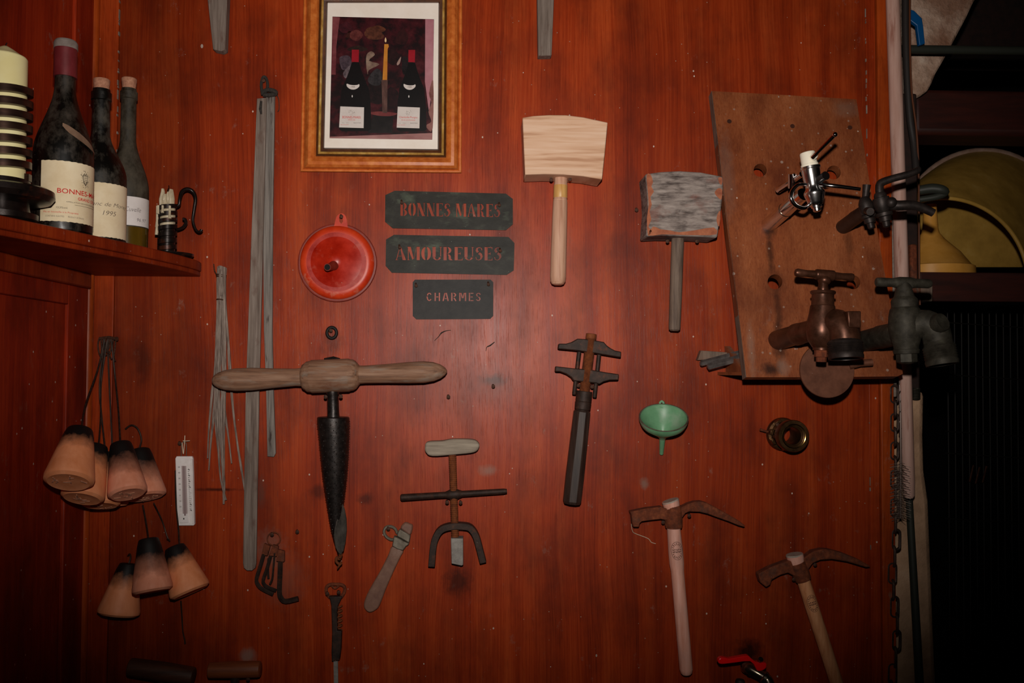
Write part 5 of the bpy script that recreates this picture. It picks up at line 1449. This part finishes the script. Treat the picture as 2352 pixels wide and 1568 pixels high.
b.prism([p0 - bu * .0008, p1 - bu * .0008, p1 - bu * .0008 - bn * .021, p0 - bu * .0008 - bn * .021], bu * .0010); part(o, 'side_edge', b, 'edgegrey', 'grey dusty side edge')
zb_ = BL_.z
b = MB(); b.prism([V((P(1648, 856).x, -.001, zb_ + .003)), V((BL_.x + .002, BL_.y + .012, zb_ + .003)), V((BR_.x - .01, BR_.y + .012, zb_ + .003)), V((P(2040, 856).x, -.001, zb_ + .003))], V((0, 0, .006))); part(o, 'bottom_ledge', b, 'tapboard')
b = MB(); b.prism([V((BL_.x + .004, -.010, zb_ + .009)), V((BL_.x + .004, -.001, zb_ + .06)), V((BL_.x + .004, BL_.y + .03, zb_ + .009))], V((.012, 0, 0))); part(o, 'bracket', b, 'tapboard')
for x, y in ((1675, 279), (1820, 290), (1952, 293)):
    b = MB(); b.lathe(B(x, y, -.0005), bn, [(0, 5.5 * S(.05)), (.0009, 5.5 * S(.05))], 14); part(o, 'plug', b, 'drip', 'dark round screw plug')
def taplathe(par, name, c, ax, prof, mat, label=None, seg=24, ang=38):
    b = MB(); b.lathe(c, ax, prof, seg)
    return part(par, name, b, mat, label, ang=ang)
UPV = V((0, 0, 1))
def pxr(r_, d):
    return r_ * S(d)

# chrome tap
root = B(1764, 517)
o = thing('beer_tap', 'shiny chrome tap with white knob and slim lever, upper left on the board', 'tap', root, 'taps on the leaning board')
d1 = .235
e1 = P(1846, 446, d1 - .03)
b = MB(); b.tube([root - bn * .008, root + (e1 - root) * .45, e1], [pxr(17.5, .09), pxr(17.2, .13), pxr(15.5, .2)], 26); part(o, 'shank', b, 'chrome')
b = MB(); m_ = root + (e1 - root) * .5; b.lathe(m_, e1 - root, [(0, pxr(17.6, .14)), (.0012, pxr(18, .14)), (.0024, pxr(17.6, .14))], 26); part(o, 'shank_joint', b, 'nickel')
c0, c1 = P(1860.5, 382, d1), P(1877, 484, d1)
L = (c1 - c0).length
k_ = S(d1)
taplathe(o, 'body', c0, c1 - c0, [(0, 20 * k_), (.01 * L, 23.5 * k_), (.06 * L, 23.5 * k_), (.075 * L, 21.5 * k_), (.28 * L, 20.5 * k_), (.42 * L, 18 * k_), (.50 * L, 18.5 * k_), (.56 * L, 23 * k_), (.60 * L, 24.5 * k_), (.64 * L, 23.5 * k_), (.80 * L, 18.5 * k_), (.87 * L, 15 * k_), (.88 * L, 13 * k_), (.93 * L, 12 * k_), (.94 * L, 9.5 * k_), (1.0 * L, 9 * k_), (1.02 * L, 6 * k_)], 'chrome_body', seg=30)
taplathe(o, 'bottom_nut', P(1874, 464, d1), c1 - c0, [(0, 15 * k_), (.006, 15 * k_), (.008, 12 * k_)], 'chrome', seg=6, ang=20)
w0, w1 = P(1853.5, 349, d1), P(1861, 387, d1)
taplathe(o, 'cap', w0, w1 - w0, [(0, 13 * k_), (.001, 16.5 * k_), (.003, 17.6 * k_), (.72 * (w1 - w0).length, 18.2 * k_), (.74 * (w1 - w0).length, 19.8 * k_), ((w1 - w0).length, 20 * k_)], 'whiteplastic', 'white plastic cap')
b = MB(); b.tube([P(1866, 362, d1 + .022), P(1880, 347, d1 + .034), P(1916, 311, d1 + .055)], [4.6 * k_, 4.4 * k_, 4.6 * k_], 14); b.ball(P(1917.5, 309, d1 + .056), 6.0 * k_, 14); part(o, 'lever', b, 'chrome')
taplathe(o, 'lever_socket', P(1866, 363, d1 + .014), P(1880, 347, d1 + .034) - P(1866, 362, d1 + .022), [(0, 7 * k_), (.007, 7.5 * k_), (.009, 6 * k_)], 'whiteplastic', seg=16)
b = MB(); b.ptube([(1884, 424, d1 + .01), (1898, 425, d1 + .018), (1930, 428.5, d1 + .022), (1976, 434.5, d1 + .026)], [6, 5.4, 5.0, 4.4], 14); part(o, 'spout', b, 'chrome', 'slim chrome side spout')
b = MB(); b.ptube([(1882, 413, d1 + .012), (1890, 407, d1 + .022), (1897, 403, d1 + .030)], [10, 9, 10.5], 16); part(o, 'screw_knob', b, 'blackplastic', 'black screw knob')
b = MB(); b.ptube([(1852, 424, d1 + .008), (1834, 424, d1 + .012), (1820, 438, d1 + .012), (1817, 456, d1 + .012), (1828, 472, d1 + .01), (1846, 478, d1 + .006), (1858, 470, d1)], [3.8, 4.4, 5, 5.4, 5.6, 5.2, 4.5], 12, smooth=4); part(o, 'side_loop', b, 'chrome')
b = MB(); b.ptube([(1788, 436, .12), (1812, 420, .16), (1842, 400, .20)], [8, 7, 7], 12); b.ptube([(1818, 432, .17), (1819, 414, .175), (1818, 398, .18)], [8, 9, 8], 12); part(o, 'rear_arm', b, 'chrome')

# small black brass tap
root = B(1937, 520)
o = thing('spigot', 'small black brass double-bodied tap, upper right on the board', 'tap', root, 'taps on the leaning board')
d2 = .245
k_ = S(d2)
e1 = P(1990, 482, d2 - .02)
b = MB(); b.tube([root - bn * .008, root + (e1 - root) * .5, root + (e1 - root) * .52, e1], [pxr(17, .12), pxr(16.4, .16), pxr(17.2, .16), pxr(15, .22)], 22); part(o, 'shank', b, 'oldbronze')
taplathe(o, 'rear_body', P(1984, 452, d2 - .02), P(2003, 528, d2 - .02) - P(1984, 452, d2 - .02), [(0, 8 * k_), (.004, 12 * k_), (.010, 15.5 * k_), (.018, 17.5 * k_), (.026, 16 * k_), (.031, 12 * k_), (.0325, 18 * k_), (.037, 18.5 * k_), (.0385, 13 * k_), (.046, 13 * k_), (.047, 8.5 * k_), (.055, 8 * k_), (.057, 5 * k_)], 'oldbronze')
b = MB(); b.ptube([(1987, 462, d2 - .02), (1989, 440, d2 - .02), (1991, 424, d2 - .018)], [7.5, 8, 9.5], 12); part(o, 'rear_key', b, 'oldbronze')
b = MB(); b.ptube([(1992, 484, d2), (1999, 486, d2 + .02)], [9, 9], 14); part(o, 'side_screw', b, 'oldbronze')
taplathe(o, 'front_body', P(2020, 442, d2), P(2038, 524, d2) - P(2020, 442, d2), [(0, 11 * k_), (.004, 14 * k_), (.0085, 14.5 * k_), (.0095, 18.5 * k_), (.018, 20 * k_), (.028, 17.5 * k_), (.034, 13 * k_), (.0355, 19 * k_), (.041, 19 * k_), (.0425, 14 * k_), (.050, 13.5 * k_), (.051, 9 * k_), (.059, 8.5 * k_), (.061, 5 * k_)], 'oldbronze')
b = MB(); b.ptube([(2022, 450, d2), (2020, 432, d2), (2024, 420, d2), (2050, 410, d2 + .004), (2080, 402, d2 + .008), (2107, 392, d2 + .01), (2108, 386, d2 + .008)], [10, 9.5, 9.5, 8.5, 8.5, 8, 6], 14, smooth=4); part(o, 'crank_handle', b, 'oldbronze')
b = MB(); b.ball(P(2047, 465, d2 + .012), 13 * k_, 16); part(o, 'boss', b, 'oldbronze')
b = MB(); b.ptube([(2040, 470, d2), (2064, 472, d2 + .008), (2092, 471, d2 + .012), (2118, 477, d2 + .014), (2144, 489, d2 + .016)], [12, 12, 11.5, 10.5, 9.5], 18, smooth=3); part(o, 'spout', b, 'oldbronze')
q0, q1 = P(2130, 482.5, d2 + .015), P(2144, 489, d2 + .016)
taplathe(o, 'bore', q1 - (q1 - q0).normalized() * .0006, q1 - q0, [(0, 6.5 * k_), (.0012, 6.5 * k_)], 'bore', seg=14)  # dark end disc in place of the shaded hollow of the spout

# copper tap
root = B(1786, 780)
o = thing('brass_stopcock', 'warm coppery bronze tap with T-handle, lower left on the board', 'tap', root, 'taps on the leaning board')
d3 = .265
k_ = S(d3)
ctr = P(1888, 752, d3)
b = MB(); b.tube([root - bn * .008, root + (ctr - root) * .42, root + (ctr - root) * .44, root + (ctr - root) * .5, root + (ctr - root) * .55, ctr], [pxr(24, .15), pxr(23.5, .19), pxr(26, .2), pxr(26, .2), pxr(25, .21), pxr(24, .26)], 26); part(o, 'shank', b, 'copper')
c0, c1 = P(1890.5, 662, d3), P(1886, 826, d3)
ax = c1 - c0
L = ax.length
taplathe(o, 'body', c0, ax, [(.24 * L, 24 * k_), (.25 * L, 28 * k_), (.35 * L, 30 * k_), (.48 * L, 34.5 * k_), (.60 * L, 37 * k_), (.72 * L, 33 * k_), (.81 * L, 23 * k_), (.84 * L, 19 * k_)], 'copper', seg=30)
taplathe(o, 'bonnet', c0, ax, [(.03 * L, 20 * k_), (.035 * L, 27 * k_), (.05 * L, 29 * k_), (.075 * L, 28 * k_), (.09 * L, 25 * k_), (.23 * L, 25.5 * k_), (.245 * L, 27 * k_), (.255 * L, 24 * k_)], 'copper', seg=30)
taplathe(o, 'stem', c0, ax, [(-.12 * L, 10 * k_), (-.03 * L, 11 * k_), (.01 * L, 13 * k_), (.04 * L, 12 * k_)], 'copper')
b = MB(); b.ball(P(1893.5, 643, d3), 15 * k_, 18, (1, 1, .85)); part(o, 'stem_ball', b, 'copper')
b = MB(); b.plathe((1825, 625.5, d3), (1961, 637, d3), [(0, 3), (.015, 8), (.05, 10), (.10, 9.2), (.2, 8), (.34, 9), (.36, 12), (.38, 12.5), (.64, 12.5), (.66, 12), (.68, 9), (.8, 8), (.96, 9.5), (.99, 8), (1, 4)], 20); part(o, 'cross_handle', b, 'copper', 'T-shaped handle')
taplathe(o, 'gland_nut', c0, ax, [(.81 * L, 19 * k_), (.82 * L, 20 * k_), (.865 * L, 20 * k_), (.87 * L, 16 * k_)], 'copper')
taplathe(o, 'drain_nut', c0, ax, [(.87 * L, 16 * k_), (.96 * L, 16 * k_), (.965 * L, 12 * k_), (1.03 * L, 11.5 * k_), (1.035 * L, 8 * k_)], 'rust', seg=8, ang=20)
b = MB(); b.tube(spline([P(1893, 752, d3), P(1916, 742, d3 + .012), P(1936, 756, d3 + .022), P(1941, 784, d3 + .026)], [30 * k_, 34 * k_, 35 * k_, 34 * k_], 4)[0], spline([P(1893, 752, d3), P(1916, 742, d3 + .012), P(1936, 756, d3 + .022), P(1941, 784, d3 + .026)], [30 * k_, 34 * k_, 35 * k_, 34 * k_], 4)[1], 26); part(o, 'elbow', b, 'copper')
q0, q1 = P(1940, 774, d3 + .026), P(1943, 824, d3 + .030)
ax = q1 - q0
L = ax.length
kk = S(d3 + .03)
pf = [(.05 * L, 31 * kk), (.15 * L, 34 * kk), (.2 * L, 38 * kk), (.26 * L, 40 * kk)]
for i in range(5):
    pf += [((.30 + .1 * i) * L, 40.5 * kk), ((.35 + .1 * i) * L, 38 * kk)]
pf += [(.85 * L, 40 * kk), (1.0 * L, 39.5 * kk), (1.0 * L, 33 * kk), (.6 * L, 32 * kk), (.58 * L, 1 * kk)]
taplathe(o, 'threaded_outlet', q0, ax, pf, 'oldbronze', 'dark threaded outlet ring', seg=34)
b = MB(); b.slab([(1947, 714), (1978.5, 714), (1977.5, 753), (1949, 752)], d3 + .050, d3 + .018); part(o, 'square_lug', b, 'copper', bev=.002)
b = MB(); b.ptube([(1930, 742, d3 + .02), (1950, 728, d3 + .03)], [14, 12], 14); part(o, 'lug_neck', b, 'copper')

# green-black bronze tap
root = B(1984, 782)
o = thing('brass_stopcock', 'dull green-black bronze tap with T-handle, lower right on the board', 'tap', root, 'taps on the leaning board')
d4 = .275
k_ = S(d4)
ctr = P(2080, 762, d4)
b = MB(); b.tube([root - bn * .008, root + (ctr - root) * .40, root + (ctr - root) * .42, root + (ctr - root) * .8, ctr], [pxr(25, .16), pxr(26, .2), pxr(27.5, .2), pxr(27, .25), pxr(26, .27)], 26); part(o, 'shank', b, 'verdi')
c0, c1 = P(2076, 664, d4), P(2083, 836, d4)
ax = c1 - c0
L = ax.length
taplathe(o, 'body', c0, ax, [(.24 * L, 28 * k_), (.27 * L, 33 * k_), (.36 * L, 36 * k_), (.5 * L, 38 * k_), (.65 * L, 34 * k_), (.76 * L, 28 * k_), (.80 * L, 27 * k_)], 'verdi', seg=30)
taplathe(o, 'bonnet', c0, ax, [(.08 * L, 20 * k_), (.13 * L, 28 * k_), (.16 * L, 30 * k_), (.24 * L, 29 * k_), (.25 * L, 27 * k_)], 'verdi', seg=30)
taplathe(o, 'stem', c0, ax, [(-.10 * L, 13 * k_), (-.04 * L, 17 * k_), (.0 * L, 18 * k_), (.1 * L, 23 * k_)], 'verdi')
b = MB(); b.plathe((2012, 647.5, d4), (2138, 651.5, d4), [(0, 8), (.015, 10.5), (.1, 11), (.3, 10.5), (.42, 14), (.62, 14), (.72, 11), (.96, 11), (1, 8)], 20); part(o, 'cross_handle', b, 'verdi', 'T-shaped handle')
taplathe(o, 'collar_nut', c0, ax, [(.80 * L, 27 * k_), (.805 * L, 29 * k_), (.86 * L, 28 * k_), (.865 * L, 22 * k_)], 'verdi')
taplathe(o, 'hex_nut', c0, ax, [(.865 * L, 23 * k_), (.97 * L, 23 * k_), (.985 * L, 19 * k_), (1.0 * L, 10 * k_)], 'verdi', seg=6, ang=20)
qq, rr_ = spline([P(2085, 762, d4), P(2118, 742, d4 + .012), P(2146, 756, d4 + .020), P(2155, 790, d4 + .022)], [30 * k_, 32 * k_, 32 * k_, 31 * k_], 4)
b = MB(); b.tube(qq, rr_, 26); part(o, 'elbow', b, 'verdi')
q0, q1 = P(2154, 782, d4 + .022), P(2165, 838, d4 + .028)
ax = q1 - q0
L = ax.length
kk = S(d4 + .025)
pf = [(0, 31 * kk), (.2 * L, 33 * kk), (.25 * L, 36 * kk)]
for i in range(5):
    pf += [((.30 + .1 * i) * L, 37 * kk), ((.35 + .1 * i) * L, 35 * kk)]
pf += [(.85 * L, 37 * kk), (1.0 * L, 35.5 * kk), (1.0 * L, 30 * kk), (.6 * L, 29 * kk), (.58 * L, 1 * kk)]
taplathe(o, 'threaded_outlet', q0, ax, pf, 'verdi', seg=34)
b = MB(); b.ptube([(2140, 750, d4 + .02), (2158, 742, d4 + .038), (2166, 738, d4 + .044)], [20, 24, 21], 18); part(o, 'round_lug', b, 'verdi')

# copper disc with a stub, standing at the foot of the board
o = thing('copper_disc', 'round brown copper disc resting against the foot of the tap board', 'disc', P(1898, 914, .17))
b = MB(); b.lathe(P(1898, 850, .166), V((.0, -1, .06)), [(0, .0488), (.0012, .0496), (.003, .0496), (.0042, .0488)], 56); part(o, 'plate', b, 'copperdisc')
b = MB(); b.ptube([(1950, 840, .168), (1975, 834, .170), (2003, 832, .172)], [9, 8.5, 8.5], 14); part(o, 'stub', b, 'copperdisc')
b = MB(); q0, q1 = P(1975, 834, .170), P(2003, 832, .172); b.lathe(q1 - (q1 - q0).normalized() * .0004, q1 - q0, [(0, 5.5 * S(.17)), (.001, 5.5 * S(.17))], 12); part(o, 'bore', b, 'bore')  # dark disc on the solid stub, shade of a hollow put in colour

# steel bars poking out behind the board
def CJ(pts):
    return crop(pts, 1580, 760, 11.2)
for pts, d, lab, rr in (([(505, 930), (530, 920), (1000, 790), (1500, 650)], .055, 'front grey steel bar poking out behind the foot of the tap board', [6, 8.5, 9, 9]), ([(315, 840), (345, 835), (900, 690), (1500, 520)], .032, 'rear grey steel bar poking out behind the foot of the tap board', [5, 7.5, 7.5, 7])):
    q = CJ(pts)
    b = MB(); b.ptube([(x, y, d) for x, y in q], rr, 6)
    solo('steel_bar', b, 'steel', lab, 'bar', P(q[0][0], q[0][1], 0), 'steel bars behind the tap board', ang=25)
b = MB(); b.slab(CJ([(340, 500), (980, 545), (1400, 560), (1400, 700), (900, 700), (250, 752)]), .018, .001)
solo('wood_chip', b, 'greyhandle', 'flat brown wooden chip behind the two steel bars', 'wood chip', P(1640, 815, 0), bev=.001)
nail(1462, 479, 'bent nail alone left of the grey mallet')
nail(1030, 908, 'bare nail alone right of the auger shank')
nail(1133, 884, 'bare nail in a dark stain right of the auger handle')
nail(683, 1218, 'bent nail alone right of the hex key ring', d=.014)
nail(1690, 661, 'bare nail head left of the tap board edge', d=.008)
# dark cobweb strands
for i, pts in enumerate(([(998, 782), (1008, 772), (1014, 764), (1026, 759), (1036, 758)], [(1116, 806), (1118, 797), (1126, 793), (1136, 785)])):
    b = MB(); b.ptube([(x, y, .003) for x, y in pts], [.5, .8, 1.6, .8, .4][:len(pts)], 5, smooth=3)
    solo('cobweb', b, 'cord', ('dark cobweb wisp just below the small lowest stencil plate', 'small dark cobweb wisp right of the CHARMES stencil')[i], 'cobweb', P(*pts[0]), 'cobweb wisps on the panel')

# ================================================================== RIGHT SIDE
# pole, hose and wire in front of the opening
b = MB(); b.plathe((2049, -40, .030), (2088, 1143, .012), [(0, 15.5), (.3, 15.5), (.6, 15.5), (.97, 13.8), (.995, 12.5), (1, 9)], 18)
solo('pole', b, 'pole', 'pinkish grey wooden pole standing at right edge of the panel', 'pole', P(2088, 1143, .012))
b = MB(); b.ptube([(2080, -40, -.01), (2080, 60, -.01), (2084, 180, -.01), (2090, 270, -.01), (2099, 330, -.01), (2104, 390, .0)], 8.5, 12, smooth=4)
solo('hose', b, 'cable', 'dark grey hose hanging beside the pole', 'hose', P(2080, 0, 0))
b = MB(); b.ptube([(2090, -40, .0), (2090, 100, .0), (2094, 210, .0), (2105, 300, .0), (2110, 400, .0), (2111, 600, .0), (2113, 700, -.01)], 2.2, 7, smooth=4)
solo('wire', b, 'orangewire', 'thin orange-brown wire running down beside the grey hose', 'wire', P(2090, 0, 0))
b = MB(); b.box((XR + .002, .0, 1.45), (P(2060, 784).x, .06, 2.4)); struct('trim_7', b, 'plaster', bev=.003)
b = MB(); b.box((P(2060, 784).x + .001, .05, P(2090, 900).z), (P(2113, 784, -.05).x, .10, P(2100, 214, -.05).z)); struct('trim_8', b, 'darkbeam', bev=.004)
b = MB(); b.slab([(2092, 560), (2108, 560), (2110, 680), (2094, 690)], -.02, -.06); solo('brick', b, 'rust', 'broken piece of red brick showing right of the pole', 'brick', P(2100, 690, -.02), bev=.004)
b = MB(); b.ptube([(2112, 437, -.01), (2140, 433, .0), (2164, 436, .008), (2170, 443, .004), (2150, 452, .0), (2112, 458, -.01)], [11, 12, 11, 9, 8, 7], 14, smooth=4)
solo('strap_end', b, 'greypipe', 'grey-green rubber strap end looped right of the pole', 'strap', P(2112, 440, 0))
b = MB(); b.slab([(2108, 660), (2143, 656), (2142, 692), (2126, 690), (2124, 678), (2112, 680)], -.012, -.05)
solo('wood_block', b, 'greyhandle', 'small notched brown wood block behind the green-black tap handle', 'wood block', P(2126, 692, -.012), bev=.002)
# whitewashed slope, pipe, blue lever
b = MB(); b.slab(sp2([(2098, -80), (2262, -80), (2235, 10), (2205, 70), (2172, 132), (2150, 170), (2132, 208), (2098, 215), (2094, 100)], 2), -.20, -.42); struct('wall_limewash', b, 'limewash', bev=.006)
b = MB(); b.plathe((2070, 113, -.12), (2480, 118, -.12), [(0, 10), (1, 10)], 14); solo('horizontal_pipe', b, 'greypipe', 'grey-green pipe running level across the dark opening', 'pipe', P(2352, 116, -.12))
b = MB(); b.slab([(2088, 20), (2100, 24), (2118, 42), (2121, 60), (2125, 100), (2112, 104), (2106, 58), (2090, 46)], -.09, -.10); o = solo('valve_lever', b, 'bluelever', 'blue valve lever above the grey-green pipe', 'lever', P(2105, 100, -.09), bev=.0015)
# beams and shelf of the opening
b = MB(); b.box((P(2099, 220, -.25).x, .25, P(2200, 337, -.36).z), (2.3, .36, P(2200, 204, -.25).z)); solo('beam', b, 'redbeam', 'dark red-brown wooden beam crossing the opening above the yellow tub', 'beam', P(2200, 338, -.25), bev=.012)
b = MB(); b.box((P(2180, 100, -.6).x - .35, .6, P(2200, 120, -.6).z), (2.3, .75, 2.75)); solo('beam', b, 'darkbeam', 'black ceiling beam behind the limewashed slope', 'beam', V((1.6, .6, 2.1)), bev=.01)
SHZ = P(2200, 625, -.11).z
b = MB(); b.box((P(2113, 650, -.11).x, .11, P(2200, 692, -.11).z), (2.2, .135, SHZ)); o = thing('cellar_shelf', 'dark shelf with deep front board under the yellow tub', 'shelf', P(2200, 692, -.11)); part(o, 'front_board', b, 'redbeam', bev=.003)
b = MB(); b.box((P(2113, 650, -.11).x, .136, SHZ - .022), (2.2, .30, SHZ - .002)); part(o, 'shelf_board', b, 'redbeam')
# yellow tub lying on its side behind the shelf board, mouth towards the room
o = thing('yellow_shell', 'large half-round yellow tub shell standing in the dark opening', 'tub', P(2262, 622, -.28))
def shell_ring(cx, cy, r_, d, tmax, k=1.0, n=40):
    return [P(cx + r_ * k * math.sin(R(-tmax + 2 * tmax * i / n)), cy - r_ * k * math.cos(R(-tmax + 2 * tmax * i / n)), d) for i in range(n + 1)]
def sheet(rings_):
    m = MB()
    n = len(rings_[0])
    m.add([p for r_ in rings_ for p in r_], [(i * n + k, i * n + k + 1, (i + 1) * n + k + 1, (i + 1) * n + k) for i in range(len(rings_) - 1) for k in range(n - 1)])
    return m
FR = [shell_ring(2165, 650, 200, -.16, 81, k_) for k_ in (.965, .975, 1.0)]
BK = [shell_ring(2262, 535, 188, -.44, 116, k_) for k_ in (.95, 1.0)]
mid = [[FR[2][i].lerp(BK[1][i], t) + V((0, 0, .012 * math.sin(math.pi * t))) for i in range(41)] for t in (0, .02, .25, .5, .75, .94, 1)]
part(o, 'outer_wall', sheet(mid), 'yellow')
inn = [[FR[0][i].lerp(BK[0][i], t) for i in range(41)] for t in (0, .3, .6, 1)]
im = sheet(inn)
im.add(BK[0], [tuple(range(41))])
part(o, 'inner_wall', im, 'yellow')
b = MB(); b.tube([FR[1][i] - V((0, .002, 0)) for i in range(41)], .0045, 10); part(o, 'lip', b, 'yellow', 'rounded lip of the mouth')
b = MB(); b.tube([p + V((0, .004, 0)) for p in shell_ring(2262, 535, 190, -.44, 116)], .008, 10); part(o, 'rear_rim', b, 'yellowrim', 'grey-purple rear rim')
o = thing('yellow_funnel', 'amber plastic funnel standing upside down in front of the yellow tub', 'funnel', P(2138, 622, -.21))
fz = P(2138, 626, -.21)
fz.z = SHZ - .0015
kf = S(-.21)
b = MB(); b.lathe(fz, V((0, 0, 1)), [(0, 92 * kf), (.0, 95 * kf), (.022, 94 * kf), (.026, 86 * kf), (.055, 64 * kf), (.085, 32 * kf), (.10, 20 * kf), (.112, 17 * kf), (.165, 14 * kf), (.165, 11 * kf)], 44); part(o, 'bell', b, 'yellowfunnel')
# stone pier below
b = MB(); b.slab([(2040, 880), (2126, 898), (2124, 1000), (2126, 1080), (2136, 1150), (2142, 1300), (2150, 1500), (2170, 1900), (2170, 2400), (2040, 2400)], -.06, -.35); struct('wall_pier', b, 'pier', bev=.012)
b = MB(); b.plathe((2088, 1140, -.03), (2116, 1640, -.03), [(0, 8), (1, 10)], 12); solo('rod', b, 'greypipe', 'dark green rod standing against the stone pier below the pole', 'rod', P(2100, 1300, -.03))
b = MB()
for k in range(7):
    b.tube([P(2104 + 9 * math.cos(a), 893 + k * 3.6 + 1.5 * math.sin(a), -.04 + .008 * math.sin(a)) for a in [2 * math.pi * q / 12 for q in range(12)]], 1.4 * S(0), 6, closed=True)
solo('spring', b, 'verdi', 'small grey-green coil spring beside the pole', 'spring', P(2104, 893, -.04))
# chain
o = thing('chain', 'brown iron chain hanging along the right edge of the panel', 'chain', P(2058, 1200, 0))
y = 885
i = 0
random.seed(5)
while y < 1600:
    L = 46 if y > 1160 else 40
    cx = 2056 + 6 * math.sin(i * .9) - (y - 1180) * .012
    if y < 1180:
        cx = 2054
    face = i % 2 == 0
    q = []
    for a in [2 * math.pi * k / 20 for k in range(20)]:
        sx_ = 9 * math.cos(a)
        sy_ = (L / 2 - 9) * (1 if math.sin(a) > 0 else -1) + 9 * math.sin(a)
        if face:
            q.append(P(cx + sx_, y + L / 2 + sy_, .004))
        else:
            q.append(P(cx + sx_ * .35, y + L / 2 + sy_, .004 + sx_ * .9 * S(0)))
    b = MB(); b.tube(q, 3.4 * S(0), 8, closed=True); part(o, 'link', b, 'chain')
    y += L - 7.5
    i += 1
# bottle brush
o = thing('bottle_brush', 'wire bottle brush hanging in front of the chain', 'brush', P(2062, 880, .02))
b = MB(); b.ptube([(2066, 868, .016), (2068, 960, .018), (2069, 1060, .02), (2068, 1190, .02)], [2.6, 2.6, 2.4, 2.0], 8)
b2 = []
for k in range(60):
    a = k * .9
    b2.append(P(2067 + .02 * k + 2.2 * math.cos(a), 872 + k * 3.2, .017 + 2.2 * S(0) * math.sin(a)))
b.tube(b2, 1.5 * S(0), 5); part(o, 'stem', b, 'palebristle', 'twisted wire stem')
b = MB()
for k in range(170):
    t = k / 170
    yy = 1062 + 128 * t
    a = k * 2.399
    e = V((math.cos(a), math.sin(a), 0))
    c = P(2068, yy, .020)
    b.tube([c, c + e * .019 - V((0, 0, .005))], [.0006, .0004], 4)
part(o, 'bristles', b, 'bristle', 'ring of wire bristles', stuff=True)
# wire rack far back in the dark
o = thing('wire_rack', 'dark wire bottle rack deep in the unlit opening', 'rack', P(2260, 1568, -.55))
for k in range(15):
    x = 2176 + k * 16
    b = MB(); b.plathe((x, 700, -.55), (x + 8, 1700, -.55), [(0, 1.7), (1, 1.7)], 6); part(o, 'upright_wire', b, 'rackwire')
for yv in (740, 860, 990, 1040, 1190, 1290, 1420, 1540):
    b = MB(); b.plathe((2170, yv, -.545), (2440, yv + 18, -.545), [(0, 1.6), (1, 1.6)], 6); part(o, 'cross_wire', b, 'rackwire')
for x, y_ in ((2232, 1068), (2246, 1072), (2262, 1070)):  # coppery rods added in place of bottle-neck reflections
    b = MB(); b.plathe((x + 4, y_, -.53), (x - 5, y_ + 38, -.53), [(0, 2.4), (1, 2.4)], 8); part(o, 'reflection_streak', b, 'copper', 'short coppery streak standing in for a bottle-neck reflection')
